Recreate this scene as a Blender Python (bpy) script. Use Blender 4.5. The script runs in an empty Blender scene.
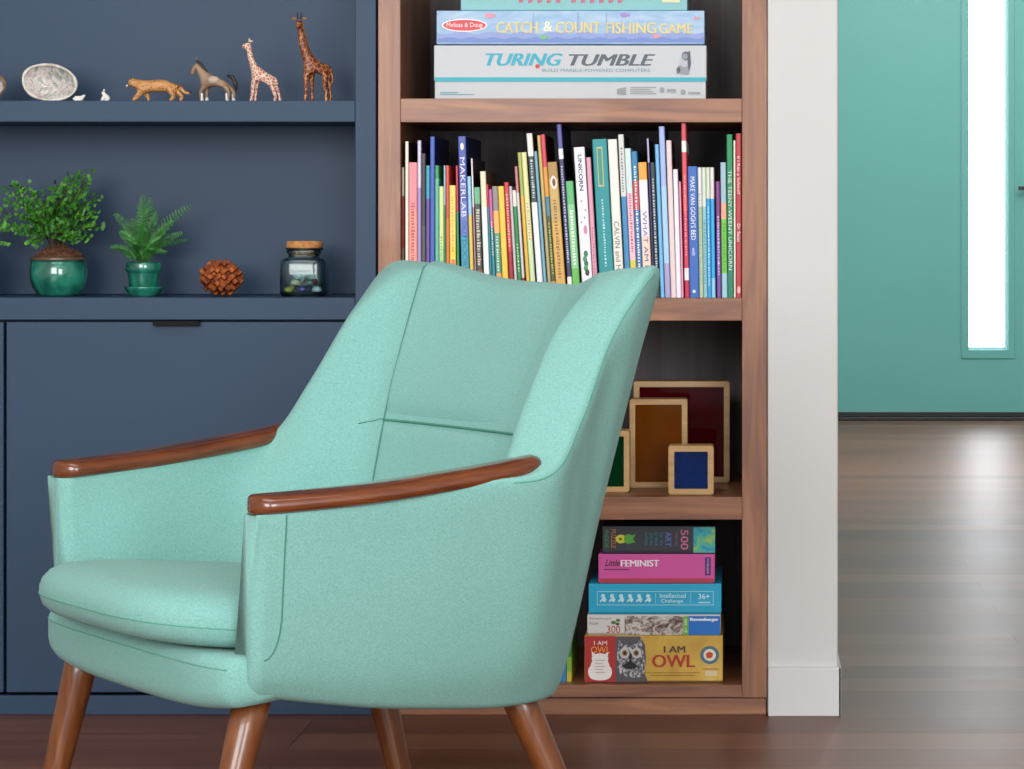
import bpy, bmesh, math, random
from mathutils import Vector, Matrix, noise
random.seed(7)
C = bpy.context.scene.collection
sc = bpy.context.scene

# ------------------------------------------------------------------ camera, light, exposure
FPX, CAM_H, XV, YV = 3000.0, 0.71, 745.0, 225.0
CAM_D = FPX * CAM_H / 490.0          # 4.347 m in front of the bookcase face (Y = 0)
cd = bpy.data.cameras.new('camera')
cam = bpy.data.objects.new('camera', cd); C.objects.link(cam)
cam.location = (0, -CAM_D, CAM_H); cam.rotation_euler = (math.pi/2, 0, 0)
cd.sensor_fit = 'HORIZONTAL'; cd.sensor_width = 36; cd.lens = FPX/1024*36
cd.shift_x = (512-XV)/1024; cd.shift_y = (YV-384.5)/1024
cd.clip_start = 0.05; cd.clip_end = 100
sc.camera = cam
sc.view_settings.view_transform = 'Standard'; sc.view_settings.look = 'None'
sc.view_settings.gamma = 1; sc.view_settings.use_curve_mapping = False
sc.view_settings.exposure = 0.0

w = bpy.data.worlds.new('daylight'); sc.world = w; w.use_nodes = True
bg = w.node_tree.nodes['Background']
bg.inputs[0].default_value = (0.85, 0.93, 1.0, 1); bg.inputs[1].default_value = 1.1

def area(name, loc, target, sx, sy, power, col):
    l = bpy.data.lights.new(name, 'AREA'); l.shape = 'RECTANGLE'; l.size = sx; l.size_y = sy
    l.energy = power; l.color = col
    o = bpy.data.objects.new(name, l); C.objects.link(o); o.location = loc
    o.rotation_euler = (Vector(target)-Vector(loc)).to_track_quat('-Z', 'Y').to_euler()
    return o
area('window_light', (-1.75, -5.9, 1.6), (-0.3, 0, 0.6), 2.6, 1.9, 172, (1.0, 1.0, 0.995))
area('right_fill', (1.2, -5.6, 1.35), (-0.2, 0, 0.5), 1.6, 1.7, 98, (0.98, 1.0, 1.0))  # added fill from behind right, not a known lamp
area('hall_door_fill', (0.9, 3.6, 2.3), (0.75, 6.5, 1.05), 1.2, 0.8, 50, (0.97, 1.0, 1.0))  # unseen helper aimed at the far door to brighten it
area('hall_fill', (0.9, 3.0, 2.55), (0.9, 3.0, 0.0), 1.0, 4.0, 26, (1.0, 0.98, 0.95))  # added soft fill over the hall floor, no fixture there
area('overhead_fill', (-0.7, -1.7, 2.5), (-0.6, -1.5, 0.0), 1.4, 1.2, 17, (1.0, 1.0, 0.98))  # made-up overhead fill standing in for ceiling bounce on the chair

# ------------------------------------------------------------------ helpers
def lin(c):
    if isinstance(c, str):
        c = tuple(int(c[i:i+2], 16) for i in (0, 2, 4))
    r = []
    for v in c[:3]:
        v = v/255.0
        r.append(v/12.92 if v <= 0.04045 else ((v+0.055)/1.055)**2.4)
    return (r[0], r[1], r[2], 1)

def P(px, py, Y=0.0):
    """the point at depth Y that the photograph shows at (px, py)"""
    k = (CAM_D+Y)/FPX
    return Vector(((px-XV)*k, Y, CAM_H-(py-YV)*k))
S0 = CAM_D/FPX                         # metres per pixel at the bookcase face

MATS = {}
def mat(key, col, rough=0.5, spec=0.5, metal=0, coat=0, var=0.0, vscale=40, bump=0, bscale=200, trans=0, ior=1.45, emit=None, estr=1):
    """plain procedural material: base colour with a little noise variation"""
    if key in MATS: return MATS[key]
    m = bpy.data.materials.new(key); m.use_nodes = True; nt = m.node_tree; b = nt.nodes['Principled BSDF']
    c = lin(col); b.inputs['Base Color'].default_value = c
    b.inputs['Roughness'].default_value = rough; b.inputs['Metallic'].default_value = metal
    b.inputs['Specular IOR Level'].default_value = spec; b.inputs['Coat Weight'].default_value = coat
    b.inputs['Transmission Weight'].default_value = trans; b.inputs['IOR'].default_value = ior
    if emit is not None:
        b.inputs['Emission Color'].default_value = lin(emit); b.inputs['Emission Strength'].default_value = estr
    tc = nt.nodes.new('ShaderNodeTexCoord')
    if var > 0:
        n = nt.nodes.new('ShaderNodeTexNoise'); n.inputs['Scale'].default_value = vscale; n.inputs['Detail'].default_value = 4
        r = nt.nodes.new('ShaderNodeMix'); r.data_type = 'RGBA'
        r.inputs['A'].default_value = tuple(max(0, v*(1-var)) for v in c[:3])+(1,)
        r.inputs['B'].default_value = tuple(min(1, v*(1+var)) for v in c[:3])+(1,)
        nt.links.new(tc.outputs['Object'], n.inputs['Vector']); nt.links.new(n.outputs['Fac'], r.inputs['Factor'])
        nt.links.new(r.outputs['Result'], b.inputs['Base Color'])
    if bump > 0:
        n2 = nt.nodes.new('ShaderNodeTexNoise'); n2.inputs['Scale'].default_value = bscale
        bp = nt.nodes.new('ShaderNodeBump'); bp.inputs['Strength'].default_value = bump; bp.inputs['Distance'].default_value = 0.002
        nt.links.new(tc.outputs['Object'], n2.inputs['Vector']); nt.links.new(n2.outputs['Fac'], bp.inputs['Height'])
        nt.links.new(bp.outputs['Normal'], b.inputs['Normal'])
    MATS[key] = m
    return m

def ramp_mat(key, stops, scale=(1, 1, 1), nscale=5, detail=6, rough=0.5, coat=0, distort=0.5, bump=0.0, tex='NOISE', spec=0.5, rand=1.0, interp='LINEAR', metal=0):
    if key in MATS: return MATS[key]
    m = bpy.data.materials.new(key); m.use_nodes = True; nt = m.node_tree; b = nt.nodes['Principled BSDF']
    tc = nt.nodes.new('ShaderNodeTexCoord'); mp = nt.nodes.new('ShaderNodeMapping'); mp.inputs['Scale'].default_value = scale
    nt.links.new(tc.outputs['Object'], mp.inputs['Vector'])
    if tex == 'NOISE':
        n = nt.nodes.new('ShaderNodeTexNoise'); n.inputs['Detail'].default_value = detail; n.inputs['Distortion'].default_value = distort; out = 'Fac'
    else:
        n = nt.nodes.new('ShaderNodeTexVoronoi'); n.feature = 'DISTANCE_TO_EDGE' if tex == 'EDGE' else 'F1'; out = 'Distance'
        n.inputs['Randomness'].default_value = rand
    n.inputs['Scale'].default_value = nscale
    nt.links.new(mp.outputs['Vector'], n.inputs['Vector'])
    r = nt.nodes.new('ShaderNodeValToRGB'); r.color_ramp.interpolation = interp
    els = r.color_ramp.elements
    while len(els) < len(stops): els.new(0.5)
    for e, (p_, c_) in zip(els, stops): e.position = p_; e.color = lin(c_)
    nt.links.new(n.outputs[out], r.inputs['Fac']); nt.links.new(r.outputs['Color'], b.inputs['Base Color'])
    b.inputs['Roughness'].default_value = rough; b.inputs['Coat Weight'].default_value = coat; b.inputs['Specular IOR Level'].default_value = spec
    b.inputs['Metallic'].default_value = metal
    if bump:
        bp = nt.nodes.new('ShaderNodeBump'); bp.inputs['Strength'].default_value = bump; bp.inputs['Distance'].default_value = 0.001
        nt.links.new(n.outputs[out], bp.inputs['Height']); nt.links.new(bp.outputs['Normal'], b.inputs['Normal'])
    MATS[key] = m
    return m

def mesh_obj(name, verts, faces, mats, parent=None, loc=(0, 0, 0), smooth=False, fm=None):
    me = bpy.data.meshes.new(name); me.from_pydata([tuple(v) for v in verts], [], faces)
    if not isinstance(mats, (list, tuple)): mats = [mats]
    for m in mats: me.materials.append(m)
    if fm: me.polygons.foreach_set('material_index', fm)
    if smooth: me.polygons.foreach_set('use_smooth', [True]*len(me.polygons))
    me.update()
    o = bpy.data.objects.new(name, me); C.objects.link(o); o.location = loc
    if parent: o.parent = parent
    return o

def bm_obj(name, bm, mats, parent=None, loc=(0, 0, 0), smooth=False):
    bmesh.ops.recalc_face_normals(bm, faces=bm.faces)
    me = bpy.data.meshes.new(name); bm.to_mesh(me); bm.free()
    if not isinstance(mats, (list, tuple)): mats = [mats]
    for m in mats: me.materials.append(m)
    if smooth: me.polygons.foreach_set('use_smooth', [True]*len(me.polygons))
    o = bpy.data.objects.new(name, me); C.objects.link(o); o.location = loc
    if parent: o.parent = parent
    return o

def bx(bm, a, b, bev=0.0, seg=2, mi=0, M=None):
    """bevelled box between corners a and b"""
    r = bmesh.ops.create_cube(bm, size=1)
    vs = r['verts']
    for v in vs:
        v.co = Vector([(a[i]+b[i])/2 + v.co[i]*abs(b[i]-a[i]) for i in range(3)])
    fs = list({f for v in vs for f in v.link_faces})
    for f in fs: f.material_index = mi
    if bev > 0:
        es = list({e for v in vs for e in v.link_edges})
        rr = bmesh.ops.bevel(bm, geom=es, offset=bev, segments=seg, profile=0.5, affect='EDGES')
        vs = list({v for f in rr['faces'] for v in f.verts} | {v for v in vs if v.is_valid})
        for f in rr['faces']: f.material_index = mi
    if M is not None:
        for v in vs: v.co = M @ v.co
    return vs

def box(name, a, b, m, parent=None, bev=0.0015, seg=2, loc=(0, 0, 0)):
    bm = bmesh.new(); bx(bm, a, b, bev, seg)
    return bm_obj(name, bm, m, parent, loc)

def lathe(name, prof, m, parent=None, loc=(0, 0, 0), seg=40, sq=None, smooth=True):
    """revolve (r, z) pairs; sq gives a rounded-square plan"""
    vs, fs = [], []
    n = len(prof)
    for k in range(seg):
        a = 2*math.pi*k/seg; ca, sa = math.cos(a), math.sin(a)
        q = 1.0
        if sq:
            q = (abs(ca)**sq+abs(sa)**sq)**(-1/sq)
        for r, z in prof:
            vs.append((r*q*ca, r*q*sa, z))
    for k in range(seg):
        k2 = (k+1) % seg
        for i in range(n-1):
            fs.append((k*n+i, k2*n+i, k2*n+i+1, k*n+i+1))
    bm = bmesh.new(); me = bpy.data.meshes.new('t'); me.from_pydata(vs, [], fs); bm.from_mesh(me); bpy.data.meshes.remove(me)
    bmesh.ops.remove_doubles(bm, verts=bm.verts, dist=1e-6)
    return bm_obj(name, bm, m, parent, loc, smooth)

def tube_geo(pts, rad, seg=8, vs=None, fs=None, cap=True):
    vs = [] if vs is None else vs; fs = [] if fs is None else fs
    n = len(pts); base = len(vs); up = Vector((0.13, 0.31, 0.94))
    prevx = None
    for i, p in enumerate(pts):
        p = Vector(p)
        t = (Vector(pts[min(i+1, n-1)])-Vector(pts[max(i-1, 0)])).normalized()
        x = (prevx - t*prevx.dot(t)) if prevx is not None else (up - t*up.dot(t))
        if x.length < 1e-6: x = t.orthogonal()
        x.normalize(); prevx = x; y = t.cross(x)
        r = rad[i] if isinstance(rad, (list, tuple)) else rad
        for k in range(seg):
            a = 2*math.pi*k/seg
            vs.append(p+x*(r*math.cos(a))+y*(r*math.sin(a)))
    for i in range(n-1):
        for k in range(seg):
            k2 = (k+1) % seg
            fs.append((base+i*seg+k, base+i*seg+k2, base+(i+1)*seg+k2, base+(i+1)*seg+k))
    if cap:
        fs.append(tuple(base+k for k in reversed(range(seg)))); fs.append(tuple(base+(n-1)*seg+k for k in range(seg)))
    return vs, fs

def tube(name, pts, rad, m, parent=None, seg=10, loc=(0, 0, 0)):
    vs, fs = tube_geo(pts, rad, seg)
    return mesh_obj(name, vs, fs, m, parent, loc, smooth=True)

def cr(p0, p1, p2, p3, t):
    return 0.5*((2*p1)+(-p0+p2)*t+(2*p0-5*p1+4*p2-p3)*t*t+(-p0+3*p1-3*p2+p3)*t*t*t)
def spline(pts, sub):
    pts = [Vector(p) for p in pts]; n = len(pts); out = []
    for i in range(n-1):
        a = pts[i-1] if i > 0 else pts[i]*2-pts[i+1]; d = pts[i+2] if i < n-2 else pts[i+1]*2-pts[i]
        for k in range(sub): out.append(cr(a, pts[i], pts[i+1], d, k/sub))
    out.append(pts[-1]); return out

def thing(name, label, cat, loc=(0, 0, 0), group=None, rotz=0):
    o = bpy.data.objects.new(name, None); o.empty_display_size = 0.05; C.objects.link(o)
    o.location = loc; o.rotation_euler = (0, 0, rotz)
    return tag(o, label, cat, group)
def tag(o, label, cat, group=None, kind=None):
    o['label'] = label; o['category'] = cat
    if group: o['group'] = group
    if kind: o['kind'] = kind
    return o
def struct(o, label=None, cat=None):
    o['kind'] = 'structure'
    if label: o['label'] = label
    if cat: o['category'] = cat
    return o

def flat(parent, name, pts, Y, m):
    """a thin printed patch on a face that looks towards -Y; pts are photo pixels"""
    off = Vector(parent.location) if parent else Vector((0, 0, 0))
    vs = [P(x, y, Y)-off for x, y in pts]
    n = len(vs)
    a = sum(pts[i][0]*pts[(i+1) % n][1]-pts[(i+1) % n][0]*pts[i][1] for i in range(n))
    f = tuple(range(n)) if a < 0 else tuple(reversed(range(n)))
    return mesh_obj(name, vs, [f], m, parent)
def rect(parent, name, x0, y0, x1, y1, Y, m): return flat(parent, name, [(x0, y0), (x0, y1), (x1, y1), (x1, y0)], Y, m)
def ell(cx, cy, rx, ry, n=24, a0=0): return [(cx+rx*math.cos(a0+2*math.pi*k/n), cy+ry*math.sin(a0+2*math.pi*k/n)) for k in range(n)]
def multi(parent, name, polys, Y, mats):
    """several printed shapes as one artwork mesh; polys = [(points, material index)]"""
    off = Vector(parent.location); vs, fs, fm = [], [], []
    for j, (pts, mi) in enumerate(polys):
        n = len(pts); b = len(vs)
        a = sum(pts[i][0]*pts[(i+1) % n][1]-pts[(i+1) % n][0]*pts[i][1] for i in range(n))
        vs += [P(x, y, Y-0.00006*j)-off for x, y in pts]
        fs.append(tuple(b+i for i in (range(n) if a < 0 else reversed(range(n))))); fm.append(mi)
    return mesh_obj(name, vs, fs, mats, parent, fm=fm)

def text_mesh(s, bold=0.0, shear=0.0, spacing=1.0):
    cu = bpy.data.curves.new('t', 'FONT'); cu.body = s; cu.offset = bold; cu.shear = shear; cu.space_character = spacing
    cu.align_x = 'LEFT'; cu.resolution_u = 3; cu.extrude = 0
    o = bpy.data.objects.new('t', cu); C.objects.link(o)
    me = bpy.data.meshes.new_from_object(o)
    bpy.data.objects.remove(o); bpy.data.curves.remove(cu)
    return me
def fatten(me, dx, axis, n=2):
    vs = [v.co.copy() for v in me.vertices]; fs = [tuple(p.vertices) for p in me.polygons]; V, F = [], []
    for k in range(-n, n+1):
        b = len(V); o = axis*(dx*k/n); o = Vector((o.x, -0.00003*(k+n), o.z)); V += [v+o for v in vs]; F += [tuple(b+i for i in f) for f in fs]
    q = bpy.data.meshes.new(me.name); q.from_pydata([tuple(v) for v in V], [], F); bpy.data.meshes.remove(me); return q
def txt(parent, s, cx, cy, wpx, hpx, Y, m, rot=0, bold=0.0, shear=0.0, name='lettering', tilt=0.0, fat=0.0):
    """lettering on a face towards -Y, filling wpx x hpx photo pixels about (cx, cy); rot 90 reads downwards"""
    me = text_mesh(s, 0 if ('M' in s or 'm' in s) else bold, shear)
    xs = [v.co.x for v in me.vertices]; ys = [v.co.y for v in me.vertices]
    x0, x1, y0, y1 = min(xs), max(xs), min(ys), max(ys)
    k = (CAM_D+Y)/FPX; c = P(cx, cy, Y)-Vector(parent.location)
    R = Matrix.Rotation(math.radians(rot+tilt), 4, 'Y')
    for v in me.vertices:
        u = ((v.co.x-x0)/(x1-x0)-0.5)*wpx*k; t = ((v.co.y-y0)/(y1-y0)-0.5)*hpx*k
        v.co = c + R @ Vector((u, 0, t))
    if fat: me = fatten(me, fat*k, R @ Vector((1, 0, 0)))
    me.materials.append(m); me.name = name
    o = bpy.data.objects.new(name, me); C.objects.link(o); o.parent = parent
    return o

# ------------------------------------------------------------------ materials
def plain(c, rough=0.45): return mat('paint_'+c, c, rough)
NAVY = mat('navy_cabinet_paint', '2a4059', 0.45, 0.3, var=0.05, vscale=3, bump=0.05, bscale=90)
WALL = mat('white_wall_paint', 'cfcfcd', 0.6, 0.3, var=0.02, vscale=6)
TRIMW = mat('white_trim_paint', 'd4d4d4', 0.45, 0.4)
TEAL = mat('teal_door_paint', '60a7a0', 0.4, 0.4, var=0.03, vscale=2)
BLACK = mat('black_metal', '17171c', 0.4, 0.5)
def walnut(key, sc_, a='6c4330', b_='a87350', rough=0.42):
    return ramp_mat(key, [(0.25, a), (0.5, '8d5c40'), (0.75, b_)], sc_, 6, 8, rough, 0.1, 1.2, 0.08)
WAL_Z = walnut('walnut_upright_grain', (9, 9, 0.7)); WAL_X = walnut('walnut_level_grain', (0.7, 9, 9))
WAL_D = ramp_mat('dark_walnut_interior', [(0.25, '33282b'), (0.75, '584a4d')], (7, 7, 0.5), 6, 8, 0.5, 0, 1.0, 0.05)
WAL_DX = ramp_mat('dark_walnut_shelf_top', [(0.25, '4c342c'), (0.75, '74523f')], (0.6, 8, 8), 6, 8, 0.28, 0.2, 1.0, 0.05)
TEAK = ramp_mat('polished_teak', [(0.3, '5a2a14'), (0.55, '6f3819'), (0.75, '7f4421')], (5, 5, 40), 4, 5, 0.22, 0.6, 0.3)
LEGW = ramp_mat('teak_leg', [(0.25, '5c2f14'), (0.55, '74401d'), (0.8, '875027')], (24, 24, 1.6), 5, 5, 0.3, 0.35, 0.2)

def fabric(key, c1, c2, c3):
    m = bpy.data.materials.new(key); m.use_nodes = True; nt = m.node_tree; b = nt.nodes['Principled BSDF']
    tc = nt.nodes.new('ShaderNodeTexCoord')
    rs = []
    for scl in ((1, 1, 3.2), (2.6, 2.6, 1)):
        mp = nt.nodes.new('ShaderNodeMapping'); mp.inputs['Scale'].default_value = scl
        nt.links.new(tc.outputs['Object'], mp.inputs['Vector'])
        n = nt.nodes.new('ShaderNodeTexNoise'); n.inputs['Scale'].default_value = 400; n.inputs['Detail'].default_value = 3; n.inputs['Roughness'].default_value = 0.7
        nt.links.new(mp.outputs['Vector'], n.inputs['Vector']); rs.append(n)
    add = nt.nodes.new('ShaderNodeMath'); add.operation = 'ADD'; half = nt.nodes.new('ShaderNodeMath'); half.operation = 'MULTIPLY'; half.inputs[1].default_value = 0.5
    nt.links.new(rs[0].outputs['Fac'], add.inputs[0]); nt.links.new(rs[1].outputs['Fac'], add.inputs[1]); nt.links.new(add.outputs[0], half.inputs[0])
    r = nt.nodes.new('ShaderNodeValToRGB'); e = r.color_ramp.elements
    e[0].position = 0.36; e[0].color = lin(c1); e[1].position = 0.64; e[1].color = lin(c3); q = e.new(0.5); q.color = lin(c2)
    nt.links.new(half.outputs[0], r.inputs['Fac']); nt.links.new(r.outputs['Color'], b.inputs['Base Color'])
    b.inputs['Roughness'].default_value = 0.9; b.inputs['Specular IOR Level'].default_value = 0.15
    b.inputs['Sheen Weight'].default_value = 0.1; b.inputs['Sheen Roughness'].default_value = 0.6
    bp = nt.nodes.new('ShaderNodeBump'); bp.inputs['Strength'].default_value = 0.35; bp.inputs['Distance'].default_value = 0.0012
    nt.links.new(half.outputs[0], bp.inputs['Height']); nt.links.new(bp.outputs['Normal'], b.inputs['Normal'])
    return m
FAB = fabric('mint_wool_fabric', '6f9d96', '7cb0a8', '8dc0b8')
SEAM = mat('mint_seam_shade', '4f8878', 0.9, 0.1); SEAM2 = mat('mint_seam_shade_soft', '68a595', 0.9, 0.1)  # seam and piping tubes: fabric tone darkened to paint crease shade

def floor_material():
    m = bpy.data.materials.new('walnut_floor_planks'); m.use_nodes = True; nt = m.node_tree; b = nt.nodes['Principled BSDF']
    tc = nt.nodes.new('ShaderNodeTexCoord')
    br = nt.nodes.new('ShaderNodeTexBrick'); br.inputs['Scale'].default_value = 1
    br.inputs['Brick Width'].default_value = 1.9; br.inputs['Row Height'].default_value = 0.127
    br.inputs['Mortar Size'].default_value = 0.0009; br.inputs['Mortar Smooth'].default_value = 0.3
    br.offset = 0.43; br.offset_frequency = 3; br.inputs['Color1'].default_value = (0, 0, 0, 1); br.inputs['Color2'].default_value = (1, 1, 1, 1); br.inputs['Mortar'].default_value = (0.5, 0.5, 0.5, 1)
    mp0 = nt.nodes.new('ShaderNodeMapping'); mp0.inputs['Location'].default_value = (0.62, 0.03, 0)
    nt.links.new(tc.outputs['Object'], mp0.inputs['Vector']); nt.links.new(mp0.outputs['Vector'], br.inputs['Vector'])
    mp = nt.nodes.new('ShaderNodeMapping'); mp.inputs['Scale'].default_value = (1.1, 16, 1)
    nt.links.new(tc.outputs['Object'], mp.inputs['Vector'])
    n = nt.nodes.new('ShaderNodeTexNoise'); n.inputs['Scale'].default_value = 2.2; n.inputs['Detail'].default_value = 7; n.inputs['Distortion'].default_value = 0.8
    nt.links.new(mp.outputs['Vector'], n.inputs['Vector'])
    mx = nt.nodes.new('ShaderNodeMix'); mx.data_type = 'FLOAT'; mx.inputs['Factor'].default_value = 0.35
    nt.links.new(n.outputs['Fac'], mx.inputs['A']); nt.links.new(br.outputs['Color'], mx.inputs['B'])
    r = nt.nodes.new('ShaderNodeValToRGB'); e = r.color_ramp.elements
    e[0].position = 0.2; e[0].color = lin('532f26'); e[1].position = 0.8; e[1].color = lin('855c48'); q = e.new(0.5); q.color = lin('6e4331')
    nt.links.new(mx.outputs['Result'], r.inputs['Fac'])
    dk = nt.nodes.new('ShaderNodeMix'); dk.data_type = 'RGBA'; dk.inputs['B'].default_value = lin('28140f')
    nt.links.new(br.outputs['Fac'], dk.inputs['Factor']); nt.links.new(r.outputs['Color'], dk.inputs['A']); nt.links.new(dk.outputs['Result'], b.inputs['Base Color'])
    b.inputs['Specular IOR Level'].default_value = 0.3
    mr = nt.nodes.new('ShaderNodeMapRange'); mr.inputs['To Min'].default_value = 0.34; mr.inputs['To Max'].default_value = 0.46
    nt.links.new(n.outputs['Fac'], mr.inputs['Value']); nt.links.new(mr.outputs['Result'], b.inputs['Roughness'])
    bp = nt.nodes.new('ShaderNodeBump'); bp.inputs['Strength'].default_value = 0.12; bp.inputs['Distance'].default_value = 0.002
    nt.links.new(n.outputs['Fac'], bp.inputs['Height']); nt.links.new(bp.outputs['Normal'], b.inputs['Normal'])
    return m
FLOOR = floor_material()

# ------------------------------------------------------------------ the room
HALL_Y = FPX*CAM_H/195-CAM_D           # the far door
LEFT_X, RIGHT_X, CEIL = -2.6, 1.75, 2.6
struct(box('floor', (LEFT_X-0.1, -7, -0.05), (RIGHT_X+0.1, HALL_Y+0.5, 0), FLOOR, bev=0))
struct(box('ceiling', (LEFT_X-0.1, -7, CEIL), (RIGHT_X+0.1, HALL_Y+0.2, CEIL+0.1), WALL, bev=0))
struct(box('wall_left', (LEFT_X-0.1, -7, 0), (LEFT_X, 0.6, CEIL), WALL, bev=0))
struct(box('wall_right', (RIGHT_X, -7, 0), (RIGHT_X+0.1, HALL_Y+0.2, CEIL), WALL, bev=0))
PX0, PX1 = P(767.5, 0).x, P(838, 0).x   # the white pier beside the bookcase runs back as the hall wall
struct(box('wall_hall', (PX0, 0.0, 0), (PX1, HALL_Y, CEIL), WALL, bev=0.003))
struct(box('wall_back', (LEFT_X, 0.46, 0), (PX0, 0.56, CEIL), WALL, bev=0))
bbz = P(0, 666.5).z
bb = bmesh.new()
bx(bb, (PX0+0.001, -0.012, 0), (PX1+0.0045, 0.0, bbz), 0.0012, 2); bx(bb, (PX1, -0.012, 0), (PX1+0.0045, HALL_Y-0.03, bbz), 0.0012, 2)
struct(bm_obj('baseboard_hall', bb, TRIMW))
bb = bmesh.new(); bx(bb, (RIGHT_X-0.012, -7, 0), (RIGHT_X, HALL_Y, bbz), 0.001, 2); struct(bm_obj('baseboard_right', bb, TRIMW))
# far wall with the teal entrance door
DX0, DX1, DTOP = 0.22, 1.33, 2.12
fw = bmesh.new()
bx(fw, (PX1, HALL_Y, 0), (DX0, HALL_Y+0.15, CEIL)); bx(fw, (DX1, HALL_Y, 0), (RIGHT_X, HALL_Y+0.15, CEIL)); bx(fw, (DX0, HALL_Y, DTOP), (DX1, HALL_Y+0.15, CEIL))
struct(bm_obj('wall_far', fw, WALL))
dY = HALL_Y+0.02
def H(px, py, Y=dY): return P(px, py, Y)
door = bpy.data.objects.new('door_1', None); C.objects.link(door); door.location = (DX0, dY, 0)
struct(door, 'teal entrance door with one tall narrow frosted window', 'door')
gx0, gx1 = H(968, 0).x, H(1008.5, 0).x; gz0, gz1 = H(0, 350.5).z, 1.98
bead = bmesh.new(); _o = Vector((DX0, dY, 0)); _bx, _bz = H(1005, 0).x, H(0, 347).z
bx(bead, Vector((_bx, dY+0.012, gz0))-_o, Vector((gx1, dY+0.03, gz1))-_o, 0.001, 2); bx(bead, Vector((gx0, dY+0.012, gz0))-_o, Vector((_bx, dY+0.03, _bz))-_o, 0.001, 2)
bm_obj('glazing_bead', bead, mat('pale_teal_bead', 'a5d3d8', 0.3), door)
o_ = Vector((DX0, dY, 0)); zb = H(0, 412).z
db = bmesh.new()
for a, b_ in (((DX0+0.004, dY, zb), (gx0, dY+0.045, DTOP-0.004)), ((gx1, dY, zb), (DX1-0.004, dY+0.045, DTOP-0.004)), ((gx0, dY, zb), (gx1, dY+0.045, gz0)), ((gx0, dY, gz1), (gx1, dY+0.045, DTOP-0.004))):
    bx(db, Vector(a)-o_, Vector(b_)-o_)
bm_obj('door_panel', db, TEAL, door)
fx0, fx1, fz0 = H(961, 0).x, H(1014.5, 0).x, H(0, 358.5).z
fb = bmesh.new()
for a, b_ in (((fx0, dY-0.006, fz0), (gx0+0.002, dY+0.02, gz1+0.03)), ((gx1-0.002, dY-0.006, fz0), (fx1, dY+0.02, gz1+0.03)), ((gx0, dY-0.006, fz0), (gx1, dY+0.02, gz0+0.002)), ((gx0, dY-0.006, gz1-0.002), (gx1, dY+0.02, gz1+0.03))):
    bx(fb, Vector(a)-o_, Vector(b_)-o_, 0.0012, 2)
bm_obj('window_frame', fb, TEAL, door)
PANE = mat('frosted_daylit_glass', 'f2f6fa', 0.35, 0.5, emit='f4f8ff', estr=8)
gp = bmesh.new(); bx(gp, Vector((gx0, dY+0.028, gz0))-o_, Vector((gx1, dY+0.036, gz1))-o_); bm_obj('window_pane', gp, PANE, door)
sw = bmesh.new(); bx(sw, Vector((DX0+0.004, dY-0.004, 0.012))-o_, Vector((DX1-0.004, dY+0.04, zb))-o_, 0.001, 2); bm_obj('door_sweep', sw, BLACK, door)
hb = bmesh.new()
hz = H(0, 188.5).z; hx = H(1019, 0).x
bx(hb, Vector((hx-0.008, dY-0.055, hz-0.007))-o_, Vector((hx+0.12, dY-0.04, hz+0.007))-o_, 0.002, 2)
bx(hb, Vector((hx+0.095, dY-0.045, hz-0.007))-o_, Vector((hx+0.11, dY, hz+0.007))-o_, 0.002, 2)
bx(hb, Vector((hx+0.075, dY-0.006, hz-0.035))-o_, Vector((hx+0.13, dY, hz+0.035))-o_, 0.002, 2)
bm_obj('door_handle', hb, BLACK, door)
struct(box('trim_1', (DX0, HALL_Y-0.04, 0), (DX1, HALL_Y+0.15, 0.012), mat('dark_threshold', '0e0e12', 0.4), bev=0.002))

# ------------------------------------------------------------------ the bookcase (walnut, built in)
BX0, BX1 = P(378, 0).x, P(767, 0).x
ix0, ix1 = P(400.5, 0).x, P(742, 0).x
DEP = 0.42
BTOP = 2.05
bc = thing('bookcase', 'tall walnut built-in bookcase with open shelves between navy cabinet and white wall', 'bookcase', (BX0, 0, 0))
def bcp(name, a, b_, m, bev=0.0008):
    o = Vector((BX0, 0, 0)); bm = bmesh.new(); bx(bm, Vector(a)-o, Vector(b_)-o, bev, 2); return bm_obj(name, bm, m, bc)
TK = P(0, 697.8).z
bcp('side_panel', (BX0, 0, TK), (ix0, DEP, BTOP), WAL_Z); bcp('side_panel', (ix1, 0, TK), (BX1, DEP, BTOP), WAL_Z)
def shelf(y0, y1):
    o = bcp('shelf', (ix0, 0.0004, P(0, y1).z), (ix1, DEP-0.012, P(0, y0).z), WAL_X); return P(0, y0).z
Z_GAME = shelf(98.5, 122.3); Z_BOOK = shelf(298, 320.8); Z_BLOCK = shelf(497, 519.8); Z_LOW = shelf(685, 697.6)
bcp('shelf', (ix0, 0.0004, 1.36), (ix1, DEP-0.012, 1.394), WAL_X); bcp('top_panel', (ix0, 0, BTOP-0.035), (ix1, DEP, BTOP), WAL_X)
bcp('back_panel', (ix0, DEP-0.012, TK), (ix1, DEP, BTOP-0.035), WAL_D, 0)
bcp('toe_kick', (BX0, 0.002, 0), (BX1-0.001, 0.02, TK-0.001), WAL_X)

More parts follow.
